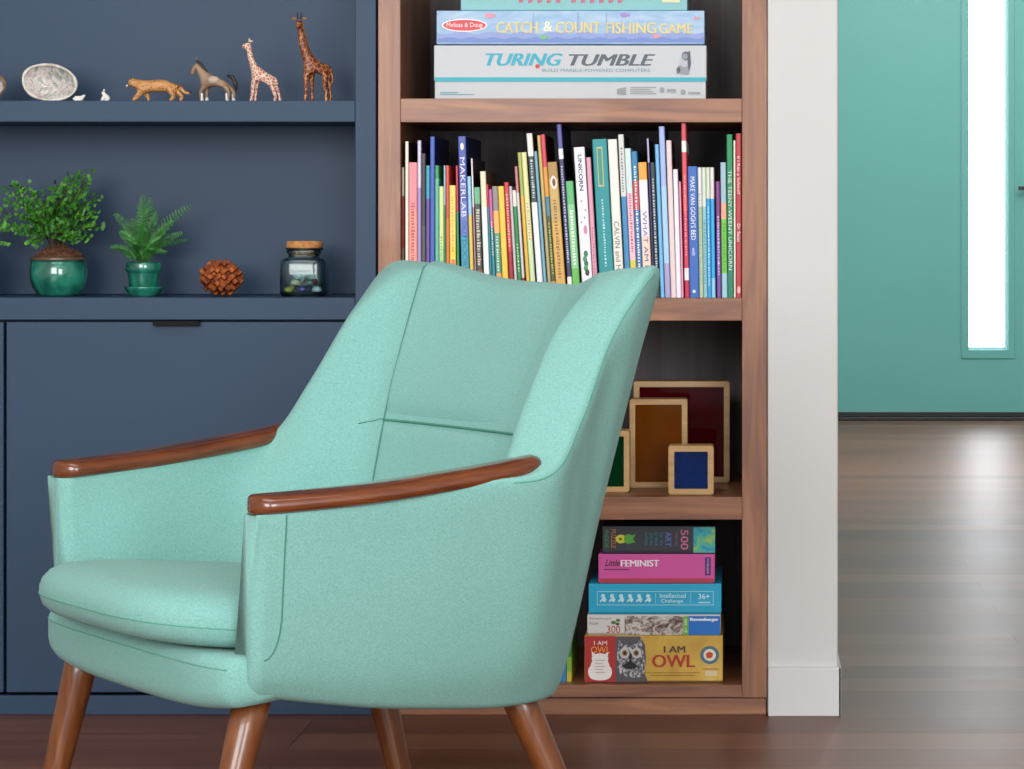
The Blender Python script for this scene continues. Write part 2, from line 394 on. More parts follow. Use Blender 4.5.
# ------------------------------------------------------------------ the navy cabinet
NX0, NX1 = -1.75, P(376, 0).x
nc = thing('built_in_cabinet', 'navy painted built-in cabinet with open display shelves over flat doors', 'cabinet', (NX0, 0, 0))
def ncp(name, a, b_, m=NAVY, bev=0.0012, parent=None):
    o = Vector((NX0, 0, 0)); bm = bmesh.new(); bx(bm, Vector(a)-o, Vector(b_)-o, bev, 2); return bm_obj(name, bm, m, parent or nc)
nst = P(355, 0).x; ND = 0.19
Z_UP = P(0, 100.5).z; Z_PL = P(0, 297.5).z
zu1 = P(0, 122).z; zc1 = P(0, 320).z; zt = P(0, 694).z
ncp('side_panel', (nst, 0, zc1+0.0), (NX1, 0.44, BTOP)); ncp('side_panel', (NX0, 0, zc1), (NX0+0.03, 0.44, BTOP))
ncp('shelf', (NX0+0.03, 0.0004, zu1), (nst, ND, Z_UP)); ncp('shelf', (NX0+0.03, 0.0004, 1.42), (nst, ND, 1.452))
ncp('counter', (NX0+0.03, 0.0002, zc1), (nst, 0.44, Z_PL))
ncp('back_panel', (NX0+0.03, ND, Z_PL), (nst, ND+0.012, BTOP-0.03)); ncp('top_panel', (NX0+0.03, 0, BTOP-0.03), (nst, 0.44, BTOP))
ncp('carcass', (NX0, 0.021, zt), (NX1, 0.44, zc1-0.001), mat('navy_carcass', '222a38', 0.7), 0)
ncp('side_panel', (P(352, 0).x, 0, zt), (NX1, 0.02, zc1-0.0003))
ncp('toe_kick', (NX0, 0.0, 0), (NX1, 0.02, zt-0.0022))
d0 = P(6.3, 0).x; d1 = P(350.8, 0).x; dz0 = zt+0.0022; dz1 = P(0, 322).z
dr = ncp('door', (d0, 0, dz0), (d1, 0.019, dz1)); dw = d1-d0
def pull(dr, xc):
    hx0, hx1 = xc-0.0335, xc+0.0335
    bm = bmesh.new(); o = Vector((NX0, 0, 0))
    bx(bm, Vector((hx0, -0.011, dz1+0.0002))-o, Vector((hx1, 0.012, dz1+0.0016))-o, 0.0004, 1)
    bx(bm, Vector((hx0, -0.012, dz1-0.0052))-o, Vector((hx1, -0.0095, dz1+0.0016))-o, 0.0006, 2)
    bm_obj('handle', bm, mat('dark_bronze_pull', '08080c', 0.6, 0.2), dr)
pull(dr, P(177.5, 0).x)
ncp('filler_panel', (NX0, 0, dz0), (d0-0.008-dw, 0.019, dz1))
dr2 = ncp('door', (d0-0.004-dw, 0, dz0), (d0-0.004, 0.019, dz1)); pull(dr2, P(177.5, 0).x-dw-0.004)

# ------------------------------------------------------------------ the armchair (local x: width, y: forward, z: up)
YAW = math.radians(-56.1)
# placed so that its forward axis points left and towards the camera
ch = thing('armchair', 'mint green wool armchair with polished teak armrests and round splayed wooden legs', 'armchair', (-0.579, -1.018, 0))
Fv = Vector((math.sin(YAW), -math.cos(YAW), 0)); Rv = Vector((math.cos(YAW), math.sin(YAW), 0))
def L(x, y, z): return Rv*x+Fv*y+Vector((0, 0, z))

# half-stations from the front of the arm to the middle of the back.
# each: underside, corner, low, mid, high, rim outer, rim top, rim inner, inner mid, inner low
def st(B, T, I, J, K, bul=0.0, rb=0.010):
    B, T, I, J, K = map(Vector, (B, T, I, J, K))
    inn = (Vector((0, -0.05, 0))-Vector((B.x, B.y, 0))).normalized()
    out = -inn
    U = B+inn*0.07+Vector((0, 0, 0.002)); Ca = B+inn*0.022+Vector((0, 0, 0.0015)); Cb = B+inn*0.003+Vector((0, 0, 0.016))
    d = T-B
    q1 = B+d*0.22+out*(bul*0.6); q2 = B+d*0.5+out*bul; q3 = B+d*0.8+out*bul*0.6
    across = I-T
    rim1 = T+across*0.28+Vector((0, 0, rb)); rim2 = T+across*0.72+Vector((0, 0, rb))
    i1 = I+(J-I)*0.35
    return [U, Ca, Cb, q1, q2, q3, T, rim1, rim2, I, i1, J, K]
HALF = [
 st((.268, .076, .222), (.291, .080, .413), (.249, .080, .413), (.239, .078, .33), (.230, .076, .225), .003, .001),
 st((.262, .01, .210), (.302, .01, .420), (.254, .01, .420), (.238, .01, .34), (.230, .01, .26), .005, .001),
 st((.261, -.07, .198), (.313, -.07, .428), (.264, -.07, .428), (.25, -.065, .36), (.232, -.06, .26), .007, .001),
 st((.258, -.155, .190), (.328, -.15, .438), (.278, -.145, .438), (.252, -.13, .37), (.226, -.11, .26), .008, .002),
 st((.253, -.222, .185), (.336, -.225, .446), (.284, -.195, .454), (.24, -.175, .39), (.212, -.15, .26), .010, .006),
 st((.242, -.268, .184), (.322, -.270, .500), (.264, -.230, .510), (.225, -.22, .41), (.195, -.18, .26), .005, .012),
 st((.226, -.297, .185), (.313, -.313, .586), (.246, -.278, .588), (.212, -.262, .44), (.178, -.205, .26), .001, .013),
 st((.206, -.315, .186), (.311, -.361, .649), (.233, -.328, .635), (.198, -.285, .47), (.160, -.22, .26), -.002, .011),
 st((.170, -.327, .188), (.283, -.394, .654), (.205, -.352, .647), (.176, -.292, .475), (.135, -.228, .26), .0, .010),
 st((.118, -.333, .190), (.213, -.412, .645), (.163, -.364, .640), (.14, -.297, .475), (.10, -.232, .26), .013, .010),
 st((.06, -.336, .192), (.11, -.421, .632), (.09, -.372, .625), (.08, -.300, .475), (.05, -.234, .26), .013, .010),
 st((0, -.337, .193), (0, -.424, .627), (0, -.375, .621), (0, -.301, .475), (0, -.235, .26), .013, .010),
]
def mir(s): return [Vector((-p.x, p.y, p.z)) for p in s]
STN = HALF + [mir(s) for s in reversed(HALF[:-1])]
NS, NC = len(STN), len(STN[0])
def surf(u, v):
    """u in stations 0..NS-1, v in control points 0..NC-1"""
    def idx(i, n): return max(0, min(n-1, i))
    iu = min(int(u), NS-2); fu = u-iu; iv = min(int(v), NC-2); fv = v-iv
    def row(i):
        i = idx(i, NS); s = STN[i]
        a = s[idx(iv-1, NC)]; d = s[idx(iv+2, NC)]
        return cr(a, s[iv], s[iv+1], d, fv)
    return cr(row(iu-1), row(iu), row(iu+1), row(iu+2), fu)
def surf_n(u, v):
    e = 0.02
    a = surf(min(u+e, NS-1), v)-surf(max(u-e, 0), v); b = surf(u, min(v+e, NC-1))-surf(u, max(v-e, 0))
    n = a.cross(b)
    return n.normalized() if n.length > 0 else Vector((0, 0, 1))
# orientation: the normal on the outer side must point outwards
SGN = 1 if surf_n(2, 4).x > 0 else -1
SU, SV = 8, 6
grid = []
us = [k/SU for k in range((NS-1)*SU+1)]; vv = [k/SV for k in range((NC-1)*SV+1)]
for u in us: grid.append([surf(u, v) for v in vv])
def cap_rows(g, sgn):
    """rounded front of the arm: rows that move forward while the wall gets thinner"""
    n = len(g); rows = []
    for fwd, shr in ((0.005, 0.0012), (0.009, 0.004), (0.0115, 0.008), (0.0125, 0.013)):
        r = []
        for j in range(n):
            p = g[j]; q = p.copy(); q.y += fwd
            o = g[n-1-j]
            d = Vector((o.x-p.x, 0, 0))
            if d.length > 1e-6: q += d.normalized()*min(shr, d.length*0.4)
            r.append(q)
        rows.append(r)
    return rows
front_r = cap_rows(grid[0], 1); front_l = cap_rows(grid[-1], -1)
rows = list(reversed(front_r))+grid+front_l
vs, fs = [], []
m_ = len(vv)
for r in rows: vs += [L(*p) for p in r]
for i in range(len(rows)-1):
    for j in range(m_-1):
        fs.append((i*m_+j, i*m_+j+1, (i+1)*m_+j+1, (i+1)*m_+j))
def endcap(r0, flip):
    h = m_//2
    for j in range(h):
        a, b_, c, d = r0*m_+j, r0*m_+j+1, r0*m_+m_-2-j, r0*m_+m_-1-j
        if len({a, b_, c, d}) == 4: fs.append((a, b_, c, d) if flip else (d, c, b_, a))
        elif b_ != c: fs.append((a, b_, d))
endcap(0, True); endcap(len(rows)-1, False)
bm = bmesh.new(); me = bpy.data.meshes.new('t'); me.from_pydata(vs, [], fs); bm.from_mesh(me); bpy.data.meshes.remove(me)
bmesh.ops.remove_doubles(bm, verts=bm.verts, dist=1e-5)
shell = bm_obj('upholstered_shell', bm, FAB, ch, smooth=True)

# underside
und = [L(*STN[i][0]) for i in range(NS)]
zc = [v+Vector((0, 0, 0.004)) for v in und]
mesh_obj('underside', [v for v in und]+[v+Vector((0, 0, 0.02)) for v in und], [tuple(range(NS))]+[(i, (i+1) % NS, NS+(i+1) % NS, NS+i) for i in range(NS)], mat('black_dust_cover', '141414', 0.9), ch)

# front rail: a rounded padded rail under the cushion, bowed forward
def sweep_profile(name, xs, prof, m, parent, closed=True):
    """prof(x) -> list of (y, z)"""
    vs, fs = [], []
    n = None
    for x in xs:
        pr = prof(x); n = len(pr)
        vs += [L(x, y, z) for y, z in pr]
    for i in range(len(xs)-1):
        for j in range(n if closed else n-1):
            k = (j+1) % n
            fs.append((i*n+j, i*n+k, (i+1)*n+k, (i+1)*n+j))
    fs.append(tuple(range(n))); fs.append(tuple(reversed([(len(xs)-1)*n+j for j in range(n)])))
    bm = bmesh.new(); me = bpy.data.meshes.new('t'); me.from_pydata(vs, [], fs); bm.from_mesh(me); bpy.data.meshes.remove(me)
    return bm_obj(name, bm, m, parent, smooth=True)
def rail_y(x): return 0.124-0.006*(abs(x)/0.262)**2-0.016*(abs(x)/0.262)**8
def rail_prof(x):
    f = rail_y(x); a = abs(x)/0.258; zb_ = 0.205+0.012*a**4
    e = 0 if a < 0.95 else ((a-0.95)/0.05)**2*0.014
    p = []
    z0, z1, y0 = zb_+e*0.6, 0.268-e*0.6, f-e
    r = 0.020
    for k in range(5):
        t = math.pi/2*k/4; p.append((y0-r+r*math.sin(t), z0+r-r*math.cos(t)))
    r = 0.013
    for k in range(5):
        t = math.pi/2*k/4; p.append((y0-r+r*math.cos(t), z1-r+r*math.sin(t)))
    p.append((0.045, z1)); p.append((0.045, z0+0.004))
    return p
sweep_profile('front_rail', [-0.258+0.516*k/60 for k in range(61)], rail_prof, FAB, ch)
def seam(name, pts, r=0.0012, m=None):
    return tube(name, [L(*p) for p in pts], r, m or SEAM, ch, 6)
seam('rail_piping', [(x, rail_y(x)-0.0005, 0.2555) for x in [-0.248+0.496*k/50 for k in range(51)]], 0.0010, SEAM2)

# seat cushion: rounded plan, domed top, boxed edge with a seam
def superpt(a, rx, ry, n):
    c, s = math.cos(a), math.sin(a)
    return (rx*math.copysign(abs(c)**(2/n), c), ry*math.copysign(abs(s)**(2/n), s))
def cushion(name, cy, rx, ryf, ryb, z0, z1, dome, m, parent):
    NA = 96
    # profile: (radial factor, height 0..1)
    prof = [(0.0, 0.0), (0.6, 0.0), (0.85, 0.02), (0.945, 0.09), (0.985, 0.22), (1.0, 0.40), (0.999, 0.56), (0.985, 0.72), (0.95, 0.86), (0.89, 0.95), (0.8, 0.985), (0.6, 1.0), (0.35, 1.0), (0.15, 1.0)]
    vs, fs = [], []
    for fr, h in prof[1:]:
        for k in range(NA):
            a = 2*math.pi*k/NA
            x, y = superpt(a, rx, 1, 4.2)
            y = y*(ryf if y > 0 else ryb)
            if y > 0: y -= 0.022*(abs(x)/rx)**3*(y/ryf); 
            inset = (1-fr)
            px_, py_ = x*(1-inset), y*(1-inset)
            dz = dome*max(0, 1-(fr)**2)*(1 if h > 0.8 else 0)
            tilt = 0.09*(py_)
            vs.append(L(px_, cy+py_, z0+(z1-z0)*h+dz+tilt))
    n = len(prof)-1
    for i in range(n-1):
        for k in range(NA):
            k2 = (k+1) % NA
            fs.append((i*NA+k, i*NA+k2, (i+1)*NA+k2, (i+1)*NA+k))
    fs.append(tuple(reversed(range(NA)))); fs.append(tuple((n-1)*NA+k for k in range(NA)))
    bm = bmesh.new(); me = bpy.data.meshes.new('t'); me.from_pydata(vs, [], fs); bm.from_mesh(me); bpy.data.meshes.remove(me)
    return bm_obj(name, bm, m, parent, smooth=True)
SC = dict(cy=-0.04, rx=0.226, ryf=0.212, ryb=0.205)
sc_o = cushion('seat_cushion', SC['cy'], SC['rx'], SC['ryf'], SC['ryb'], 0.256, 0.314, 0.012, FAB, ch)
pts = []
for k in range(97):
    a = 2*math.pi*k/96; x, y = superpt(a, SC['rx'], 1, 4.2); y = y*(SC['ryf'] if y > 0 else SC['ryb'])
    if y > 0: y -= 0.022*(abs(x)/SC['rx'])**3*(y/SC['ryf'])
    pts.append(L(x*1.0, SC['cy']+y*1.0, 0.256+0.058*0.42+0.09*y))
tube('cushion_piping', pts, 0.001, SEAM2, sc_o, 6)

# inner back: upper panel and lower panel as slightly raised pads following the shell
def pad(name, u0, u1, v0, v1, bulge, m, edge=6, nu=56, nv=36, sag=0.0):
    vs, fs = [], []
    for i in range(nu+1):
        a = i/nu
        for j in range(nv+1):
            b_ = j/nv; v = v0+(v1-v0)*b_; u = MID+hw(v)*(2*a-1)
            if sag: v += sag*(1-(2*a-1)**2)*b_
            n = surf_n(u, v)*SGN
            e = (1-abs(2*a-1)**edge)*(1-abs(2*b_-1)**edge) if edge else 1
            amp = max(0, e)**0.5
            q_ = (surf(u, v).x-0.0)/0.17
            if q_ > 0 and edge: q_ = min(1, q_); amp = (1-abs(2*b_-1)**edge)**0.5*(1-q_*q_*(3-2*q_))
            vs.append(L(*(surf(u, v)+n*(-0.004+(bulge+0.004)*amp))))
    for i in range(nu):
        for j in range(nv):
            k = i*(nv+1)+j; fs.append((k, k+1, k+nv+2, k+nv+1))
    bm = bmesh.new(); me = bpy.data.meshes.new('t'); me.from_pydata(vs, [], fs); bm.from_mesh(me); bpy.data.meshes.remove(me)
    o = bm_obj(name, bm, m, ch, smooth=True)
    return o
MID = (NS-1)/2
def hw(v): return 2.55+0.6*max(0, min(1, (v-7)/4))**0.65
pad('back_panel', 0, 0, 6.6, 11.0, 0.007, FAB, edge=22, nu=90, nv=50)
pad('lumbar_panel', 0, 0, 11.02, 11.9, 0.005, FAB, edge=14, nu=90, nv=20)
SIDE_FAR = 1 if STN[-1][0].x < 0 else -1
def on(u, v, d=0.0008): return surf(u, v)+surf_n(u, v)*SGN*d
seam('back_seam', [on(MID-hw(11)+2*hw(11)*k/60, 11.01, 0.001) for k in range(61)], 0.0015)
for sg in (-1, 1):
    v0_ = 6.8 if sg == SIDE_FAR else 10.6
    seam('panel_seam', [on(MID+sg*hw(v0_+(11.8-v0_)*k/40), v0_+(11.8-v0_)*k/40, 0.0004) for k in range(41)], 0.0011)
    seam('wing_seam', [on(MID+sg*(7.6-(7.6-3.7)*k/50), 6.0, -0.0002) for k in range(51)], 0.0011, SEAM2)
    pl = [on(MID+sg*(10.66), 6.0-(6.0-3.9)*k/14, 0.0001) for k in range(15)]+[on(MID+sg*(10.66+0.34*(1-math.cos(t*math.pi/2))), 3.9-0.85*math.sin(t*math.pi/2), 0.0001) for t in (0.08, .16, .25, .35, .45, .55, .65, .75, .87, 1.0)]
    seam('arm_seam', pl, 0.0009)
    seam('side_seam', [on(MID+sg*(11-u), v, 0.0003) for u, v in ((7.9, 11.0), (7.4, 11.0), (7, 10.99), (6.6, 10.93), (6.2, 10.84))], 0.0006)

# armrests
def armrest(sg):
    ctr = spline([(.267, .0915, .4235), (.275, .045, .4255), (.286, -.03, .4305), (.296, -.11, .4390), (.303, -.18, .4480), (.308, -.222, .4550)], 12)
    ctr = [ctr[0]+(ctr[1]-ctr[0])*t for t in (0, .008, .025, .06, .12, .22, .36, .55, .75)]+ctr[1:]
    n = len(ctr); vs, fs = [], []; NSg = 24; L0 = (ctr[-1]-ctr[0]).length
    for i, p in enumerate(ctr):
        dist = (p-ctr[0]).length; t = dist/L0; dr_ = L0-dist
        w_ = 0.0255+0.0065*math.sin(math.pi*min(1, t*1.1))
        if dist < 0.022: w_ *= math.sqrt(max(0.0, 1-(1-dist/0.022)**2.4))*0.94+0.06
        h_ = 0.0100
        if dist < 0.007: h_ *= 0.45+0.55*math.sqrt(1-(1-dist/0.007)**2)
        if dr_ < 0.045: w_ *= 1-0.42*((0.045-dr_)/0.045)**1.5
        if dr_ < 0.006: h_ *= 0.7+0.3*dr_/0.006
        d = (ctr[min(i+1, n-1)]-ctr[max(i-1, 0)]).normalized(); side = d.cross(Vector((0, 0, 1))).normalized()
        side = -side if side.x < 0 else side
        for k in range(NSg):
            a, b_ = superpt(2*math.pi*k/NSg, w_, h_, 3.0)
            crown = 0.002*(1-(a/max(w_, 1e-5))**2) if b_ > 0 else 0
            q = p+side*a+Vector((0, 0, 1))*(b_+crown)
            vs.append(L(q.x*sg, q.y, q.z))
    for i in range(n-1):
        for k in range(NSg):
            k2 = (k+1) % NSg; fs.append((i*NSg+k, i*NSg+k2, (i+1)*NSg+k2, (i+1)*NSg+k))
    fs.append(tuple(range(NSg))); fs.append(tuple(reversed([(n-1)*NSg+k for k in range(NSg)])))
    bm = bmesh.new(); me = bpy.data.meshes.new('t'); me.from_pydata(vs, [], fs); bm.from_mesh(me); bpy.data.meshes.remove(me)
    return bm_obj('armrest', bm, TEAK, ch, smooth=True)
armrest(1); armrest(-1)

# legs
def foot(px, py):
    d = Vector(((px-XV)/FPX, 1, -(py-YV)/FPX)); o = Vector((0, -CAM_D, CAM_H)); t = -o.z/d.z
    return o+d*t-Vector(ch.location)
def leg(top, ft, r0=0.0208, r1=0.0130):
    a = L(*top); b_ = ft
    d = (a-b_)
    a2 = a+d.normalized()*0.02
    pts = [b_+(a2-b_)*t for t in (0, 0.02, 0.25, 0.5, 0.75, 1)]
    rr = [r1*0.93, r1]+[r1+(r0-r1)*t for t in (0.25, 0.5, 0.75, 1)]
    tube('leg', pts, rr, LEGW, ch, 28)
leg((-.228, .070, .225), foot(40, 838)+Vector((0, 0, 0.001)))
leg((.212, .060, .225), foot(201, 921)+Vector((0, 0, 0.001)))
leg((.178, -.265, .205), foot(592, 864)+Vector((0, 0, 0.001)))
leg((-.175, -.270, .205), foot(408, 811)+Vector((0, 0, 0.001)))
# ------------------------------------------------------------------ books on the bookcase shelf
PAPER = mat('book_pages', 'ded6c4', 0.8, 0.2)
def pm(c): return mat('print_'+c, c, 0.4, 0.4)
INK = pm('20242a'); WHITE = pm('f2f0ea'); DARK = INK
G = [(395, 0), (430, 0), (455, -.006), (462, -.026), (480, -.035), (505, -.05), (527, -.068), (545, -.074), (570, -.068), (600, -.054), (645, -.045), (665, -.038), (680, -.026), (690, -.017), (722, -.012), (733, -.003), (745, 0)]
def gl(x):
    for (a, b_), (c, d) in zip(G, G[1:]):
        if a <= x <= c: return b_+(d-b_)*(x-a)/(c-a)
    return 0
# left edge and thickness at the top (photo pixels), top y, bands [(fraction from the top, colour)], depth, setback, label
BOOKS = [
 (402.0, 2.0, 167, [(0, 'c9bfae'), (.22, '8e2f2b'), (.62, '7a6a5c')], .19, .014, 'thin cream and dark red book, first from the left on the shelf'),
 (405.2, 3.2, 141, [(0, 'efe9da')], .22, .012, 'tall thin cream white book near the left end of the shelf'),
 (408.8, 8.6, 162, [(0, 'e58f9a'), (.35, 'e89a8c')], .19, .012, 'thick salmon pink book near the left end of the shelf'),
 (417.6, 3.6, 140, [(0, 'd8cfe6'), (.3, 'a996c8')], .22, .013, 'tall thin lavender book right of the thick salmon pink one'),
 (421.4, 4.2, 153, [(0, '3c3a40'), (.5, '4f4d52')], .21, .013, 'black and grey thin book right of the lavender one'),
 (426.0, 4.0, 165, [(0, '3f9fb4'), (.25, '6a4f96')], .19, .014, 'teal topped purple book left of the tall narrow blue one'),
 (430.2, 4.6, 136, [(0, '4560b4')], .21, .012, 'tall narrow royal blue book beside a medium green one, left part of the shelf'),
 (435.0, 4.0, 165, [(0, '3f9a5e'), (.1, '66b79a')], .19, .013, 'medium green book right of the tall narrow blue one'),
 (439.2, 4.3, 186, [(0, 'd8e79a'), (.55, 'b9dfa0')], .17, .012, 'short pale yellow-green book between green and orange-red books'),
 (443.7, 1.9, 165, [(0, '9fc6d4'), (.3, '3f8f62')], .19, .016, 'very thin pale blue and green book left of the orange-red one'),
 (445.8, 3.5, 165, [(0, 'd4584a'), (.4, 'd9793f')], .19, .013, 'thin orange-red book left of the short wide yellow one'),
 (449.5, 6.0, 185, [(0, 'efd873'), (.55, 'f3d650')], .17, .011, 'short wide yellow book beside the tall blue spine with white capitals'),
 (455.7, 2.2, 165, [(0, 'cc4450'), (.35, '3f9a6a')], .19, .015, 'very thin red and green book touching the tall blue spine with white capitals'),
 (458.0, 8.7, 136, [(0, '4e5fae'), (.4, '6b79c9'), (.62, '3fa3bb')], .25, .010, 'tall thick blue to teal book with large white capitals, left part of the shelf'),
 (467.0, 3.6, 176, [(0, '9fd0ea'), (.32, 'e3c95e')], .19, .013, 'thin light blue and yellow book right of the tall thick blue one'),
 (470.9, 2.3, 158, [(0, 'ece6ea'), (.35, 'b78a98')], .21, .015, 'very thin white and mauve book rising beside the light blue and yellow one'),
 (473.8, 5.9, 187, [(0, '6fb08a'), (.15, '4a4a46'), (.75, '8a5f3f')], .17, .012, 'short charcoal book with a green top and speckled lettering'),
 (480.0, 6.2, 171, [(0, 'e6dfc0'), (.28, 'e8eeee')], .19, .012, 'cream topped white book standing out above short neighbours'),
 (486.4, 2.0, 184, [(0, 'c63b48'), (.2, '2f8f93')], .17, .014, 'very thin red and teal book right of the cream topped one'),
 (488.6, 3.2, 189, [(0, 'c968a8'), (.35, '3a8a9c'), (.8, 'd07ab8')], .17, .013, 'short pink and teal book left of the many-coloured one'),
 (492.0, 5.6, 186, [(0, '8f8a8c'), (.22, 'eeb765'), (.42, '5f9a7f'), (.78, 'e0a56c')], .17, .011, 'short grey, orange and green banded book left of the golden yellow one'),
 (497.9, 5.8, 186, [(0, 'f2c94c')], .17, .011, 'short golden yellow book left of the short red one'),
 (504.0, 4.6, 182, [(0, 'c8434a'), (.6, 'a62a3d')], .18, .012, 'short red book right of the golden yellow one'),
 (508.9, 3.0, 186, [(0, 'c9c3c4')], .17, .013, 'thin light grey book between the short red and the short green one'),
 (512.2, 3.6, 190, [(0, 'ebe9dc'), (.15, '2f8a4c')], .17, .012, 'short green book with a white top in the middle of the shelf'),
 (514.6, 2.6, 166, [(0, 'cf8490'), (.2, 'd9cfd4'), (.85, 'a8223a')], .19, .014, 'thin grey pink book with a dark red foot'),
 (517.5, 3.6, 152, [(0, 'a9b460'), (.3, 'e0b84e')], .20, .013, 'thin olive green to yellow book left of the pale yellow one'),
 (521.3, 4.9, 152, [(0, 'e3e2a3'), (.6, 'cfe0b0')], .20, .012, 'pale yellow book left of the tall white one with a black title block'),
 (526.4, 7.0, 133, [(0, 'e9e6dc'), (.14, '3d4a52'), (.42, 'e8ecf2')], .22, .011, 'tall white book with a dark upper title block'),
 (533.7, 3.2, 151, [(0, '7fb6c9')], .19, .016, 'light blue book squeezed beside the tall white one with a dark title block'),
 (537.0, 3.4, 135, [(0, 'cdb06a'), (.4, 'b8a77a')], .21, .012, 'tall tan book left of the red topped one'),
 (540.6, 6.2, 134, [(0, 'd0485a'), (.2, 'dd9a4a'), (.38, '4f86a0'), (.5, '4b5a3c'), (.9, 'd98738')], .21, .012, 'tall book red at the top, then orange, blue and olive'),
 (547.2, 9.6, 162, [(0, 'b08a4e'), (.12, 'c9a862'), (.45, 'd9ad5a')], .18, .011, 'thick golden tan book with a small pointed emblem'),
 (556.6, 5.4, 124, [(0, '5a5aa0'), (.14, 'eceaf0'), (.20, '3c3f66'), (.88, 'f0eee8')], .23, .012, 'very tall navy book with a white label near its top'),
 (565.6, 7.4, 181, [(0, '62b776'), (.2, '8acb93'), (.75, '6bb858')], .17, .011, 'short bright green book right of the very tall navy one'),
 (573.6, 12.0, 147, [(0, 'ece9ee')], .20, .010, 'thick white book with a green caterpillar at its foot'),
 (586.0, 4.6, 157, [(0, 'df9db3')], .19, .012, 'pink book left of the thick teal one'),
 (592.0, 14.6, 139, [(0, '1f8f94')], .22, .010, 'thick teal book with a pale yellow title panel'),
 (607.7, 9.0, 139, [(0, 'e9e7de')], .21, .011, 'white book with grey lettering right of the thick teal one'),
 (618.0, 5.6, 134, [(0, 'd9d9d6'), (.38, '3f86b8')], .21, .013, 'tall grey white book turning blue halfway down'),
 (624.6, 6.0, 148, [(0, 'cfe4e2'), (.3, 'eec1cd'), (.75, 'd8c84a')], .19, .012, 'pale book with a pink middle and yellow foot'),
 (631.2, 5.8, 151, [(0, '2f7fb0'), (.2, 'c2505a'), (.4, '3a6fa8')], .19, .012, 'blue book with a red band left of the orange topped one'),
 (638.0, 8.4, 162, [(0, 'f0a63c'), (.13, 'efeaf0'), (.55, 'f0d6c0')], .18, .011, 'white book with an orange top and purple letters'),
 (646.7, 2.4, 138, [(0, 'b9b3cf'), (.15, '3d3763')], .21, .014, 'very thin tall purple book beside the orange topped one'),
 (650.0, 4.6, 162, [(0, '2c3a44')], .18, .013, 'dark slate book with pale lettering next to light blue ones'),
 (654.8, 3.8, 144, [(0, '74b9e6')], .20, .012, 'tall thin sky blue book left of the periwinkle one'),
 (658.8, 5.4, 126, [(0, 'a3b8ea'), (.35, 'a9cdf2'), (.8, 'a8a0d0')], .23, .011, 'very tall periwinkle blue book left of the pale pink one'),
 (666.0, 5.6, 140, [(0, 'e6d0d0')], .20, .012, 'tall pale pink book right of the periwinkle one'),
 (673.0, 5.4, 169, [(0, 'ece8f4')], .18, .012, 'plain white book right of the pale pink one'),
 (678.8, 2.0, 181, [(0, 'e99ab8')], .17, .013, 'very thin pink book left of the tallest red one'),
 (681.2, 5.8, 122.9, [(0, 'd5505c'), (.10, 'f0efe6'), (.165, 'd9505c'), (.5, 'c93555'), (.83, 'efe4e6'), (.9, 'c02a48')], .22, .010, 'tallest red book with a white label near its top'),
 (687.6, 9.6, 166, [(0, '3566b8')], .19, .010, 'royal blue book with long white title just right of the tallest red one'),
 (697.6, 3.8, 167, [(0, 'dbe0d8'), (.3, 'b9c9a8')], .17, .012, 'first thin off-white book right of the royal blue one with white title'),
 (701.8, 3.8, 167, [(0, 'd9ddcf'), (.3, '8fc3c9')], .17, .011, 'thin off-white book turning greenish blue, in the group of four'),
 (706.0, 3.6, 167, [(0, 'cfe0c8'), (.24, '2fa0dc')], .17, .011, 'thin off-white book turning bright blue, in the group of four'),
 (710.0, 3.8, 167, [(0, 'e3d6d9'), (.24, '3aa6e0'), (.85, '8ecbea')], .17, .012, 'last of four thin off-white and blue books, beside the purple one'),
 (715.6, 4.2, 181, [(0, '7b3a7c'), (.4, '7650a0')], .17, .012, 'short purple book between light blue ones and a green banded one'),
 (720.4, 5.6, 162, [(0, '9fbccd'), (.3, 'e9a98a'), (.42, '6fc044'), (.82, '9cc7d3')], .19, .011, 'grey blue book with peach and bright green bands'),
 (726.6, 6.8, 134, [(0, '1f8a56'), (.65, '1d7f62')], .21, .011, 'tall green book with silver capital letters near the right end'),
 (733.5, 2.2, 140, [(0, 'eee8d4')], .20, .013, 'thin cream book between the tall green one and the last red one'),
 (735.8, 5.4, 133, [(0, 'bd3542')], .19, .010, 'dark red book with white letters, last at the right end of the shelf'),
]
def solve_base(xt, yt):
    x = xt
    for _ in range(30): x = xt-gl(x)*(297.6-yt)
    return x
bases = [solve_base(b[0], b[2]) for b in BOOKS]
book_objs = []
SHADED_SIDES = {405.2: '3a2c28', 417.6: '4a3d52', 430.2: '24306a', 458.0: '232c5c', 470.9: '41383d', 480.0: '6a563c', 504.0: '4a1c20', 526.4: '4a4640', 540.6: '5c1f2a', 556.6: '24243f', 573.6: '5f5a60', 586.0: '7a4c5a', 618.0: '4a4a4a', 646.7: '23203a', 658.8: '3c4c7a', 666.0: '6a5454', 673.0: '6a6470', 533.7: '3f6a7a'}  # cover sides in darker tones, painting the shade between books
